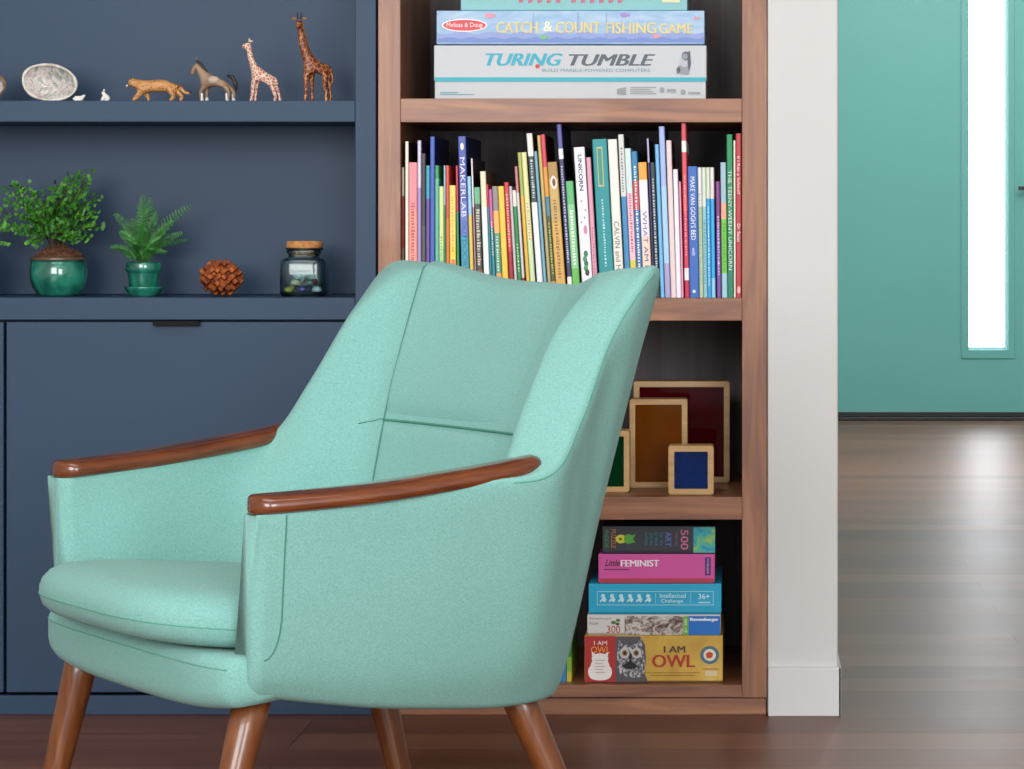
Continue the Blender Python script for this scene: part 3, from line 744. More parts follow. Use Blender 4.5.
for i, (xt, wpx, yt, bands, dep, sb, lab) in enumerate(BOOKS):
    xb = bases[i]
    if i+1 < len(BOOKS):
        hm = 297.6-max(yt, BOOKS[i+1][2]); xn = bases[i+1]
        wpx = min(wpx, (xn-xb)-0.3, (xn+gl(xn)*hm)-(xb+gl(xb)*hm)-0.35)
        if wpx < 1.5: print('NARROW', i, round(wpx, 2), lab)
    wpx = max(1.4, wpx)
    g = gl(xb); k = (CAM_D+sb)/FPX
    base = P(xb, 0, sb); ang = math.atan(-g)
    hgt = (297.6-yt)*S0/math.cos(ang); wd = wpx*S0
    o = thing('book', lab, 'book', (base.x, sb, Z_BOOK+0.0002), 'books on the middle bookcase shelf'); o.rotation_euler = (0, -ang, 0)
    cols = [pm(c) for _, c in bands]
    bnd = [b_[0] for b_ in bands]+[1.0]
    # case: spine and two boards, split into its printed bands
    vs, fs, fm = [], [], []
    tb = min(0.0018, wd*0.22); r = min(wd*0.25, 0.0012)
    prof = [(0.0, dep), (0.0, r), (r, 0.0), (wd-r, 0.0), (wd, r), (wd, dep), (wd-tb, dep), (wd-tb, 0.003), (tb, 0.003), (tb, dep)]
    levels = [hgt*(1-f) for f in bnd]
    for z in levels:
        for x, y in prof: vs.append((x, y, z))
    n = len(prof)
    shadec = SHADED_SIDES.get(xt)
    if shadec: cols.append(pm(shadec))
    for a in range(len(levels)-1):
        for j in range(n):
            j2 = (j+1) % n; fs.append((a*n+j, (a+1)*n+j, (a+1)*n+j2, a*n+j2)); fm.append(a if (j in (1, 2, 3) or not shadec) else len(cols)-1)
    # quads closing top and bottom of the spine and boards
    for a, mi, fl in ((0, 0, 1), (len(levels)-1, len(bands)-1, 0)):
        for q in ((0, 1, 8, 9), (1, 2, 3, 4), (1, 4, 7, 8), (4, 5, 6, 7)):
            f = tuple(a*n+t for t in q); fs.append(f if fl else tuple(reversed(f))); fm.append(mi)
    mesh_obj('cover', vs, fs, cols, o, fm=fm)
    inset = 0.003
    pb = bmesh.new(); bx(pb, (tb+0.00005, 0.0031, inset), (wd-tb-0.00005, dep-inset, hgt-inset)); bm_obj('pages', pb, PAPER, o)
    book_objs.append((o, xb, wpx, wd, hgt, yt, sb, g))

def spine_txt(i, s, f0, f1, col, frac=0.7, bold=0.0, rot=90):
    """lettering along the spine of book i between fractions f0..f1 from the top"""
    o, xb, wpx, wd, hgt, yt, sb, g = book_objs[i]
    me = text_mesh(s, 0 if ('M' in s or 'm' in s) else bold)
    xs = [v.co.x for v in me.vertices]; ys = [v.co.y for v in me.vertices]; x0, x1, y0, y1 = min(xs), max(xs), min(ys), max(ys)
    ln = (f1-f0)*hgt; hh = wd*frac; zc_ = hgt*(1-(f0+f1)/2)
    for v in me.vertices:
        u = ((v.co.x-x0)/(x1-x0)-0.5)*ln; t = ((v.co.y-y0)/(y1-y0)-0.5)*hh
        v.co = Vector((wd/2+t, -0.0008, zc_-u))
    me.materials.append(pm(col)); me.name = 'title'
    q = bpy.data.objects.new('title', me); C.objects.link(q); q.parent = o
PN = {}
def patch(i, name, f0, f1, a0, a1, col, rnd=False):
    PN[i] = PN.get(i, 0)+1; yy = -0.0001-0.00006*PN[i]
    o, xb, wpx, wd, hgt, yt, sb, g = book_objs[i]
    zc_, hz_ = hgt*(1-(f0+f1)/2), (f1-f0)*hgt/2; xc_, hx_ = wd*(a0+a1)/2, wd*(a1-a0)/2
    if rnd: vs = [(xc_+hx_*math.cos(-2*math.pi*k/16), yy, zc_+hz_*math.sin(2*math.pi*k/16)) for k in range(16)]
    else: vs = [(xc_-hx_, yy, zc_-hz_), (xc_+hx_, yy, zc_-hz_), (xc_+hx_, yy, zc_+hz_), (xc_-hx_, yy, zc_+hz_)]
    mesh_obj(name, vs, [tuple(range(len(vs)))], pm(col), o)
def bi(key): return next(i for i, b_ in enumerate(BOOKS) if key in b_[6])
spine_txt(bi('tall thick blue to'), 'MAKERLAB', .13, .50, 'e6e6f6', .62, .0); spine_txt(bi('tall thick blue to'), 'OUTDOORS', .52, .83, '2f6f9c', .6, .01)
patch(bi('tall thick blue to'), 'emblem', .04, .085, .28, .72, 'e6f0c8', True)
spine_txt(bi('silver capital'), 'THE TEENY-WEENY UNICORN', .22, .83, 'd9e2da', .62, .0)
spine_txt(bi('last at the right'), 'Dr. Seuss', .55, .66, 'f0dede', .6, .01); spine_txt(bi('last at the right'), 'If I Ran a School?', .14, .37, 'f0dede', .55, .0)
patch(bi('last at the right'), 'emblem', .93, .975, .2, .8, 'e8b9b9', True)
spine_txt(bi('long white title'), "MAKE VAN GOGH'S BED", .08, .56, 'eef2fa', .5, .01); spine_txt(bi('long white title'), 'with', .62, .68, 'dfe8fa', .35)
patch(bi('long white title'), 'emblem', .94, .965, .3, .62, 'dff0fa', True)
patch(bi('thick teal book with'), 'title_panel', .05, .30, .28, .66, 'c9bd7c'); patch(bi('thick teal book with'), 'title_panel_inner', .06, .29, .33, .61, '3a8f7c')
spine_txt(bi('caterpillar'), 'UNICORN', .05, .29, '4f4a78', .36, .02)
cat = [(.55, .5), (.71, .52), (.745, .42), (.775, .5), (.805, .45), (.835, .55)]
for j, (f, a) in enumerate(cat[1:]): patch(bi('caterpillar'), 'caterpillar_print', f-.022, f+.022, a-.2, a+.2, ['2f7a5a', '3f8f5c', '2f6f58', '4a9a5a', '3a3f4a'][j], True)
for f, a in ((.36, .4), (.42, .75), (.5, .3), (.47, .62), (.9, .7)): patch(bi('caterpillar'), 'dot_print', f-.008, f+.008, a-.08, a+.08, 'c98fb0', True)
patch(bi('caterpillar'), 'bow_print', .52, .58, .45, .8, 'd08aa8', True)
spine_txt(bi('grey lettering'), 'CALVIN and HOBBES', .52, .97, '6a6a66', .55)
spine_txt(bi('purple letters'), 'WHAT AM I?', .36, .8, '7a5fa0', .5)
patch(bi('pointed emblem'), 'emblem', .10, .2, .2, .85, 'efe2d8', True); patch(bi('pointed emblem'), 'emblem_center', .12, .18, .38, .72, '7a3f3a', True)
patch(bi('short wide yellow book beside'), 'red_label', .66, .72, .2, .9, 'e07a5a')
# unreadable small print on the other spines: rows of little marks
rng = random.Random(3)
def marks(i, f0, f1, a0, a1, col):
    o, xb, wpx, wd, hgt, yt, sb, g = book_objs[i]
    vs, fs = [], []; z = hgt*(1-f0); z1 = hgt*(1-f1)
    while z > z1:
        ln = rng.uniform(.0012, .0034)
        xa = wd*(a0+rng.uniform(0, .12)*(a1-a0)); xe = wd*(a1-rng.uniform(0, .35)*(a1-a0))
        b = len(vs); vs += [(xa, -0.0002, z-ln), (xe, -0.0002, z-ln), (xe, -0.0002, z), (xa, -0.0002, z)]; fs.append((b, b+1, b+2, b+3)); z -= ln+rng.uniform(.0009, .0026)
    mesh_obj('print_marks', vs, fs, pm(col), o)
titled = {bi(k) for k in ('tall thick blue to', 'silver capital', 'last at the right', 'long white title', 'caterpillar', 'grey lettering', 'purple letters')}
MK = {'thick salmon pink book near': ('c9554e', .3, .95, .25, .75), 'charcoal': ('c8c4b0', .2, .72, .2, .85), 'unused key': ('d8dcdc', .16, .4, .3, .75), 'dark upper title': ('c8d0d0', .16, .40, .3, .75), 'thick teal book with': ('a8dada', .38, .8, .42, .56),
      'golden tan': ('9a6a3a', .28, .85, .3, .7), 'very tall navy': ('c8c8e0', .24, .8, .3, .7), 'short bright green': ('e8f6e0', .25, .72, .3, .75), 'short red book right': ('f0c0b8', .1, .55, .3, .7),
      'red at the top': ('c9c04c', .54, .86, .3, .7), 'dark slate': ('c0ccd0', .12, .8, .3, .7), 'short green book': ('bfe0b8', .5, .75, .3, .7), 'pale yellow book left': ('c99aa0', .35, .6, .3, .7),
      'tallest red book': ('f0b8b0', .3, .75, .35, .6), 'pale yellow-green': ('7aa860', .45, .9, .3, .7), 'short pink and teal': ('f0d0e0', .3, .6, .3, .7), 'banded book': ('cfe8d8', .45, .75, .3, .7), 'pale book with a pink': ('c0506a', .3, .7, .3, .7), 'blue book with a red': ('e8eaf0', .1, .9, .3, .7),
      'halfway down': ('7a8088', .08, .35, .3, .7), 'pink book left': ('b85a78', .5, .9, .35, .65), 'turning greenish': ('4a8f9a', .4, .9, .3, .7), 'peach and bright': ('4a8a30', .45, .8, .35, .65), 'short purple': ('d8c8e8', .3, .8, .3, .7), 'thick golden': ('9a6a3a', .28, .85, .3, .7), 'short wide yellow book beside': ('d0a030', .1, .6, .35, .65), 'first thin off': ('7a9a6a', .2, .9, .3, .6), 'turning bright blue': ('dff2fa', .3, .9, .3, .6)}
done = set()
for kx, (c_, f0, f1, a0, a1) in MK.items():
    for i, b_ in enumerate(BOOKS):
        if kx in b_[6] and i not in titled and i not in done: marks(i, f0, f1, a0, a1, c_); done.add(i); break

# ------------------------------------------------------------------ boxed games above the books
def gbox(label, cat, x0, x1, y0, y1, dep, Y, colb, split=None, grp=None, zbase=None, name='board_game_box', colt=None, gapcol=None):
    """a cardboard game box: lid over tray; pixel rectangle of its front face"""
    a, b_ = P(x0, y1, Y), P(x1, y0, Y)
    if zbase is None: zbase = a.z
    o = thing(name, label, cat, ((a.x+b_.x)/2, Y, zbase), grp)
    hw_ = (b_.x-a.x)/2; h_ = b_.z-a.z
    if split is None:
        box('lid', (-hw_, 0, 0.0006), (hw_, dep, h_), colb, o, 0.001)
        box('tray', (-hw_+0.0012, 0.0012, 0), (hw_-0.0012, dep-0.0012, h_-0.003), colt or colb, o, 0.0006)
    else:
        zs = P(0, split, Y).z-zbase
        box('lid', (-hw_, 0, zs), (hw_, dep, h_), colb, o, 0.001)
        box('tray', (-hw_+0.001, 0.001, 0), (hw_-0.001, dep-0.001, zs-0.0003), colt or colb, o, 0.001)
        box('inner_tray', (-hw_+0.003, 0.003, 0.002), (hw_-0.003, dep-0.003, h_-0.002), gapcol or colb, o, 0.0006)
    return o
yT = 0.028
g1 = gbox('long white and aqua boxed marble computer game lying at the bottom of the upper stack', 'board game', 434, 706.5, 44.5, 98.3, 0.28, yT, pm('bfc2c6'), split=80.5, grp='stacked games on the upper bookcase shelf', zbase=Z_GAME+0.0002, colt=pm('bcbfc2'), gapcol=pm('1f9fb0'))
rect(g1, 'aqua_stripe', 434.6, 77.3, 706, 81.6, yT-0.0003, pm('27a5b4'))
txt(g1, 'TURING', 524, 59.5, 76, 12.5, yT-0.0006, pm('2aa3bb'), shear=.3, fat=.8); txt(g1, 'TUMBLE', 612, 60, 85, 11.5, yT-0.0006, pm('4c5660'), shear=.3, fat=.8)
txt(g1, 'BUILD MARBLE-POWERED COMPUTERS', 596, 70.3, 108, 3.2, yT-0.0006, pm('5a8a98'), bold=.01, name='subtitle')
flat(g1, 'red_marble', ell(537.5, 66.3, 2.3, 2.2), yT-0.0007, pm('c8343c'))
multi(g1, 'figure_print', [([(676, 74), (678, 66), (682, 64), (690, 66), (689, 75)], 0), (ell(684.5, 61, 5, 6), 1), (ell(686, 56, 4.3, 4.6), 2), (ell(685, 56.5, 2.6, 2.8), 0), ([(688, 52), (690, 50.5), (691, 64), (689, 72), (687.5, 64)], 3), (ell(678.5, 70, 2, 3), 3)], yT-0.0008, [pm('8a8f98'), pm('b4b4bc'), pm('5a5f6c'), pm('4a4d58')])
multi(g1, 'small_print', [([(440, 92), (458, 92), (458, 93), (440, 93)], 0), ([(440, 94), (474, 94), (474, 94.8), (440, 94.8)], 0), ([(617, 89), (626, 87), (626, 95), (617, 94)], 1)]+[([(630, y), (656-(y % 3)*3, y), (656-(y % 3)*3, y+.9), (630, y+.9)], 1) for y in (87, 89, 91, 93)]+[(ell(662, 90, 2.4, 2.8), 1), ([(667, 89), (676, 89), (676, 92), (667, 92)], 1), (ell(683, 92, 2.4, 2.6), 1), ([(688, 92), (700, 92), (700, 94), (688, 94)], 1)], yT-0.0006, [pm('5a98a8'), pm('8a9096')])
yF = 0.03
z2 = P(0, 44.5, yT).z
FISH = ramp_mat('fishing_game_print', [(0.3, '7ea3cc'), (0.5, '92b3d2'), (0.7, 'a8c0d6')], (3, 3, 9), 8, 4, 0.4)
g2 = gbox('pale blue fishing game box with yellow letters and an oval red logo', 'board game', 436.5, 704.5, 10.5, 44.3, 0.30, yF, FISH, split=None, grp='stacked games on the upper bookcase shelf', zbase=z2+0.0002, colt=pm('6fa6d6'))
def wave(x0, x1, y0, amp, yb, per, ph=0):
    pts = [(x0+(x1-x0)*k/60, y0+amp*math.sin(k*per+ph)) for k in range(61)]
    return pts+[(x1, yb), (x0, yb)]
multi(g2, 'sea_print', [(wave(437.5, 703.5, 33, 1.4, 42.6, .9), 0), (wave(437.5, 703.5, 38, 1.0, 42.6, 1.3, 1), 1)], yF-0.0003, [pm('8a9bce'), pm('6c85c4')])
flat(g2, 'oval_logo', ell(464.5, 25.3, 22.8, 6.6, 40), yF-0.0012, pm('f0e8e8')); flat(g2, 'oval_logo_red', ell(464.5, 25.3, 21.3, 5.4, 40), yF-0.0014, pm('d3424c'))
txt(g2, 'Melissa & Doug', 464.5, 25.5, 36, 6, yF-0.0016, pm('f4e4e4'), bold=.01, name='logo_lettering')
YEL = pm('d9c98e')
txt(g2, 'CATCH', 517, 27.5, 41, 11, yF-0.0014, YEL, fat=.45); txt(g2, '&', 548, 26.5, 9, 10, yF-0.0014, pm('f6efd0'), bold=.01); txt(g2, 'COUNT', 578, 27.5, 44, 11, yF-0.0014, YEL, fat=.45)
txt(g2, 'FISHING', 631, 28, 50, 11, yF-0.0014, YEL, fat=.45); txt(g2, 'GAME', 676, 28.5, 33, 10, yF-0.0014, YEL, fat=.45)
def fish(x, y, s, mi):
    return [(ell(x, y, 4.2*s, 2.5*s, 16), mi), ([(x+3.4*s, y), (x+6.4*s, y-2.4*s), (x+6*s, y+2.4*s)], mi)]
multi(g2, 'fish_print', fish(489, 15.5, 1, 0)+fish(543, 37.3, .9, 1)+fish(624, 15, .9, 2)+fish(656, 36, .8, 0)+fish(696, 18, .6, 0)+[([(577.5, 12), (578.3, 12), (578.3, 42), (577.5, 42)], 3), ([(533, 12), (533.6, 12), (533.6, 40), (533, 40)], 3), ([(606, 12), (606.6, 12), (606.6, 42), (606, 42)], 3), ([(628.5, 21), (629, 21), (629, 40), (628.5, 40)], 3)], yF-0.001, [pm('dc8fa0'), pm('6fb47c'), pm('9a7fc4'), pm('8aa4d0')])
z3 = z2+0.0002+(P(0, 10.5, yF).z-P(0, 44.3, yF).z)+0.0002
yA = 0.034
g3 = thing('board_game_box', 'aqua green game box on top of the upper stack, cut by the picture edge', 'board game', (P(574, 0, yA).x, yA, z3), 'stacked games on the upper bookcase shelf')
box('lid', (-0.1655, 0, 0.0006), (0.1655, 0.29, 0.062), pm('7fb8bc'), g3, 0.001); box('tray', (-0.164, 0.0015, 0), (0.164, 0.288, 0.055), pm('7fc0c6'), g3, 0.001)
multi(g3, 'lettering_print', [([(518+j*9.3+(6 if j > 4 else 0), -6), (524+j*9.3+(6 if j > 4 else 0), -6), (523+j*9.3+(6 if j > 4 else 0), 2.5), (519+j*9.3+(6 if j > 4 else 0), 3.2)], 0) for j in range(11)]+[([(662, -4), (680, -4), (680, 2.5), (662, 2.5)], 1)], yA-0.0004, [pm('b8627c'), pm('d9d6b4')])

# ------------------------------------------------------------------ wooden framed translucent blocks
PINE = ramp_mat('pale_block_wood', [(0.3, 'b98f58'), (0.6, 'c9a36c'), (0.85, 'd6b47e')], (3, 30, 30), 3, 5, 0.4, 0.2, 0.5)
def acrylic(key, c, t=0.75):
    m = mat(key, c, 0.04, 0.35, trans=t, ior=1.2); return m
def block(label, x0, y0, x1, y1, Y, th, dep, pane, fw_=None, tilt=0):
    a, b_ = P(x0, y1, Y), P(x1, y0, Y)
    w_, h_ = b_.x-a.x, b_.z-a.z
    o = thing('framed_block', label, 'toy block', ((a.x+b_.x)/2, Y, Z_BLOCK+0.0002), 'wooden framed translucent blocks', math.radians(tilt))
    bm = bmesh.new(); f = fw_ or th*S0
    W = w_/2
    # frame as a mitred ring with a rounded outline
    def ring(r_out, half, zlo, zhi):
        pts = []
        for cx_, cz_, a0 in ((half-r_out, zlo+r_out, -90), (half-r_out, zhi-r_out, 0), (-half+r_out, zhi-r_out, 90), (-half+r_out, zlo+r_out, 180)):
            for k in range(5):
                t = math.radians(a0+90*k/4); pts.append((cx_+r_out*math.cos(t), cz_+r_out*math.sin(t)))
        return pts
    outer = ring(0.004, W, 0, h_); inner = ring(0.0012, W-f, f, h_-f)
    n = len(outer); c_ = 0.0008
    loops = []
    for pts, y in ((outer, dep-c_), (outer, c_), ([(x*(1-c_/W), z+(0.0008 if z < h_/2 else -0.0008)) for x, z in outer], 0), (inner, 0), (inner, dep)):
        loops.append([bm.verts.new((x, y, z)) for x, z in pts])
    loops.append([bm.verts.new((x*(1-c_/W), dep, z+(0.0008 if z < h_/2 else -0.0008))) for x, z in outer])
    for i in range(len(loops)):
        A, B_ = loops[i], loops[(i+1) % len(loops)]
        for k in range(n): bm.faces.new((A[k], A[(k+1) % n], B_[(k+1) % n], B_[k]))
    bm_obj('wooden_frame', bm, PINE, o)
    for yy in (0.004, dep-0.006):
        box('pane', (-W+f-0.0004, yy, f-0.0004), (W-f+0.0004, yy+0.002, h_-f+0.0004), pane, o, 0)
    return o
block('large wooden frame block with dark red panes, rearmost on the block shelf', 633.5, 381.5, 729.8, 483.2, 0.236, 5.6, 0.042, acrylic('red_acrylic', '7c0a1a'), 0.0090)
block('upright amber paned wooden frame block in front of the red one', 629.5, 399.5, 687.5, 488.4, 0.148, 5.6, 0.042, acrylic('amber_acrylic', 'b86a18'), 0.0085)
block('small square wooden frame block with blue panes at the front', 668.2, 446.3, 713.8, 495.6, 0.030, 6, 0.042, acrylic('blue_acrylic', '3a78d8', .9), 0.0088)
block('wooden frame block with green panes, half hidden behind the armchair', 583, 431.5, 629.6, 493.4, 0.070, 6, 0.042, acrylic('green_acrylic', '0f5a34', .7), 0.0085)

# ------------------------------------------------------------------ boxed games on the lowest shelf
GRP = 'stacked games on the lowest bookcase shelf'
yo = 0.020
oz = Z_LOW+0.0003
def stack(label, x0, x1, ytop, ybot, dep, col, colt, zb_, Y=yo, name='board_game_box'):
    a, b_ = P(x0, ybot, Y), P(x1, ytop, Y); h_ = b_.z-a.z
    o = thing(name, label, 'board game' if name == 'board_game_box' else 'jigsaw puzzle', ((a.x+b_.x)/2, Y, zb_), GRP)
    hw_ = (b_.x-a.x)/2
    box('lid', (-hw_, 0, 0.0025), (hw_, dep, h_), col, o, 0.001)
    box('tray', (-hw_+0.0012, 0.0012, 0), (hw_-0.0012, dep-0.0012, h_-0.004), colt, o, 0.0008)
    return o, zb_+h_+0.0003
GOLD = ramp_mat('gold_owl_print', [(0.2, 'b88a2c'), (0.55, 'cfa63f'), (0.85, 'e0c26a')], (4, 4, 4), 5, 3, 0.45)
OWLF = ramp_mat('owl_feather_print', [(0.35, '2c2a2e'), (0.5, '6c6a70'), (0.62, 'c9c7c9')], (260, 1, 190), 1, 4, 0.5)
b1, z = stack('owl puzzle box, red and gold, lowest in the stack under the white and blue one', 584.5, 722.8, 635.4, 682.6, 0.25, GOLD, pm('7a5a34'), oz)
rect(b1, 'red_panel', 584.9, 636, 615.5, 682, yo-0.0003, pm('b0302f'))
txt(b1, 'I AM', 600.5, 643, 13, 4.2, yo-0.0008, pm('f0e4dc'), bold=.01); txt(b1, 'OWL', 600.5, 649.8, 19, 6.5, yo-0.0008, pm('efa23c'), bold=.006)
multi(b1, 'owl_outline_print', [(ell(600, 667.5, 9.5, 11.5), 0), (ell(600, 658.5, 8.4, 5.2), 0), ([(592, 656), (591.6, 651.8), (596, 654.5)], 0), ([(608, 656), (608.4, 651.8), (604, 654.5)], 0), (ell(591.5, 672, 3.4, 6), 0), (ell(608.5, 672, 3.4, 6), 0), (ell(600, 677, 10, 3.4), 0)]+[([(595, y), (605-(y % 2)*2, y), (605-(y % 2)*2, y+.8), (595, y+.8)], 1) for y in (660, 663, 666, 669, 672)], yo-0.0008, [pm('eee8e6'), pm('c8a8a6')])
flat(b1, 'dark_print', [(615.5, 636.4), (640, 636.4), (645, 645), (646, 660), (644, 672), (648, 681.8), (615.5, 681.8)], yo-0.0004, pm('57525a'))
flat(b1, 'owl_head_print', [(619, 640), (622, 644), (629, 645.5), (636, 644), (641, 638.5), (643, 650), (644.5, 660), (645, 672), (640, 677), (630, 678), (621, 675), (617, 668), (617, 655)], yo-0.0008, OWLF)
multi(b1, 'owl_face_print', [(ell(624.5, 653, 4.8, 5.4), 0), (ell(636.5, 653, 4.8, 5.4), 0), (ell(624.8, 653, 2.8, 3), 1), (ell(636.2, 653, 2.8, 3), 1), (ell(624.8, 653, 1.4, 1.6), 2), (ell(636.2, 653, 1.4, 1.6), 2), ([(630.5, 652), (628.8, 657), (630.5, 661), (632.2, 657)], 2), ([(622, 666), (630, 660), (638, 666), (634, 669), (626, 669)], 2)], yo-0.0010, [pm('c4c0c2'), pm('8a6a3a'), pm('1d1b1e')])
txt(b1, 'I AM', 674.5, 649.3, 21, 6.5, yo-0.0008, pm('4a3a30'), fat=.3); txt(b1, 'OWL', 673.5, 661, 42, 12.5, yo-0.0008, pm('b23428'), fat=.5)
multi(b1, 'small_print', [([(640, 672.4), (700, 672.4), (700, 673), (640, 673)], 0), ([(650, 675), (695, 675), (695, 675.7), (650, 675.7)], 0), ([(703, 668.5), (719, 668.5), (719, 669.4), (703, 669.4)], 1), ([(705, 671), (717, 671), (717, 676), (705, 676)], 2)], yo-0.0008, [pm('8a6a2c'), pm('b86a3c'), pm('dccaa0')])
multi(b1, 'badge', [(ell(709.7, 655, 9.4, 9, 32), 0), (ell(709.7, 655, 6.2, 6, 32), 1), (ell(709.5, 655, 3.6, 3.4, 7), 2), ([(705.5, 653), (709, 656), (713.5, 652.5), (711, 658), (707, 658.5)], 2)], yo-0.0008, [pm('4a7284'), pm('e6dccb'), pm('c84a2c')])
b2, z = stack('thin white and blue animal jigsaw puzzle box with a red 300', 587.2, 720.6, 614.6, 635.2, 0.24, pm('d9d6d2'), pm('b8a8a0'), z, yo+0.001, 'jigsaw_puzzle_box')
y2 = yo+0.001
rect(b2, 'blue_panel', 688.4, 616, 720.2, 635, y2-0.0003, pm('1f6fc4')); rect(b2, 'green_stripe', 683.3, 616, 688.2, 635, y2-0.0003, pm('6fae3c'))
ANI = ramp_mat('animal_collage_print', [(0.32, '4a2f2a'), (0.45, '8f7f74'), (0.58, 'd8d0c8'), (0.7, '7f8f6a')], (75, 1, 100), 1, 3, 0.5, distort=1.5)
rect(b2, 'animal_print', 624.6, 616, 683.1, 635, y2-0.0003, ANI)
txt(b2, 'Ravensburger', 704.3, 619.8, 28, 4.2, y2-0.0008, pm('f0f4fa'), fat=.3); txt(b2, '300', 613.5, 629.3, 13.5, 7.2, y2-0.0008, pm('b23a3c'), bold=.0)
txt(b2, 'Ravensburger', 600.5, 618.6, 22, 2.8, y2-0.0008, pm('8a8480')); txt(b2, 'Puzzle', 594, 623.3, 9, 2.6, y2-0.0008, pm('8a8480'))
multi(b2, 'leaf_print', [(ell(613.5, 622.5, 2.6, 1.6), 0), (ell(618, 620.4, 2.2, 1.5), 0), (ell(617.6, 624, 2, 1.3), 1)], y2-0.0008, [pm('4a7a3a'), pm('5f3f2c')])
txt(b2, '8+ 300', 685.7, 625.5, 14, 2.6, y2-0.0008, pm('dff0d0'), rot=-90)
b3, z = stack('sky blue puzzle game box in the middle of the stack', 588.6, 721.4, 583.6, 614.4, 0.22, pm('24a8cf'), pm('1b8fb8'), z)
fr = [([(597, 591.2), (713.6, 591.2), (713.6, 591.9), (597, 591.9)], 0), ([(597, 604.6), (713.6, 604.6), (713.6, 605.3), (597, 605.3)], 0), ([(597, 591.2), (597.6, 591.2), (597.6, 605.3), (597, 605.3)], 0), ([(713, 591.2), (713.6, 591.2), (713.6, 605.3), (713, 605.3)], 0), ([(655.4, 593), (655.9, 593), (655.9, 603.5), (655.4, 603.5)], 0), ([(690.5, 593), (691, 593), (691, 603.5), (690.5, 603.5)], 0)]
for j in range(6):
    cx_ = 603+j*9
    fr += [(ell(cx_, 596, 2.2, 2.2, 6), 1), ([(cx_-3, 600.5), (cx_+1.5, 596.5), (cx_+3.5, 599.5), (cx_+2, 602.5), (cx_-1, 600.8), (cx_-2.5, 603)], 1)]
multi(b3, 'icon_print', fr, yo-0.0005, [pm('a8dcec'), pm('c4e8f2')])
txt(b3, 'Intellectual', 672.8, 595.6, 26, 4.6, yo-0.0008, pm('c4ecf4'), bold=.01); txt(b3, 'Challenge', 672, 601.4, 22, 4.4, yo-0.0008, pm('c4ecf4'), bold=.01)
txt(b3, '36+', 704, 596.4, 11, 5.4, yo-0.0008, pm('d4f0f8'), bold=.006); rect(b3, 'small_print', 698.5, 601.8, 710.5, 603.2, yo-0.0006, pm('a8dcec'))
b4, z = stack('bright pink card game box with dark red tray, second from the top', 598.4, 714.8, 553.8, 583.2, 0.20, pm('d254a0'), pm('b83a55'), z)
rect(b4, 'red_tray_edge', 599.2, 578.4, 713.8, 582.9, yo-0.0002, pm('b53a52'))
txt(b4, 'Little', 612.5, 562.8, 15, 6.5, yo-0.0008, pm('3c1c38'), shear=.35, bold=.01); txt(b4, 'FEMINIST', 640, 563.3, 38, 6.6, yo-0.0008, pm('f4e4f0'), fat=.35)
rect(b4, 'small_print', 604, 568.9, 629, 569.9, yo-0.0006, pm('6a2a54')); rect(b4, 'purple_label', 705, 557.3, 710.8, 575.4, yo-0.0006, pm('5a2a72'))
txt(b4, 'mudpuppy', 707.9, 566.3, 15, 2.8, yo-0.0009, pm('cdb8da'), rot=90)
b5, z = stack('dark grey art puzzle box with rainbow letters, topmost in the stack', 602.2, 715.6, 525.9, 553.4, 0.20, pm('2e3138'), pm('24262c'), z+0.0003, yo, 'jigsaw_puzzle_box')
zz = dict(rot=90)
txt(b5, '500', 684.5, 539.6, 20, 7.6, yo-0.0008, pm('c86a94'), bold=.01, **zz); txt(b5, 'PIECES', 676.2, 539.6, 13, 2.4, yo-0.0008, pm('7a5a68'), **zz); txt(b5, 'ART', 668.3, 539.2, 15, 6, yo-0.0008, pm('5a6fb4'), bold=.01, **zz)
for j, (s_, l_) in enumerate((('for the', 13), ('artist', 14), ('and the', 12), ('curious', 13))): txt(b5, s_, 661.5-j*5, 539, l_, 3.2, yo-0.0008, pm('2f7f8c'), **zz)
txt(b5, 'PUZZLE', 613.5, 538.8, 19, 4.6, yo-0.0008, pm('b4703a'), bold=.01, **zz); txt(b5, 'INSIDE', 606.6, 538.8, 18, 4, yo-0.0008, pm('3a7f4c'), bold=.01, **zz)
SEA = ramp_mat('blue_green_painting_print', [(0.3, '1f6fa0'), (0.5, '2aa4b4'), (0.65, '5cb87a'), (0.8, 'd8b84c')], (60, 1, 60), 1, 3, 0.5, distort=1)
rect(b5, 'painting_print', 693.5, 527.2, 715, 552.8, yo-0.0004, SEA)
multi(b5, 'pineapple_print', [(ell(621, 539, 5.4, 4.4), 0), (ell(628.5, 539, 4.6, 5), 1), (ell(620.5, 539, 1.6, 1.4), 2), ([(630, 536), (636, 534), (633, 539), (636, 543), (629, 542)], 1)], yo-0.0008, [pm('c8c43a'), pm('4f9a34'), pm('5a5a1c')])
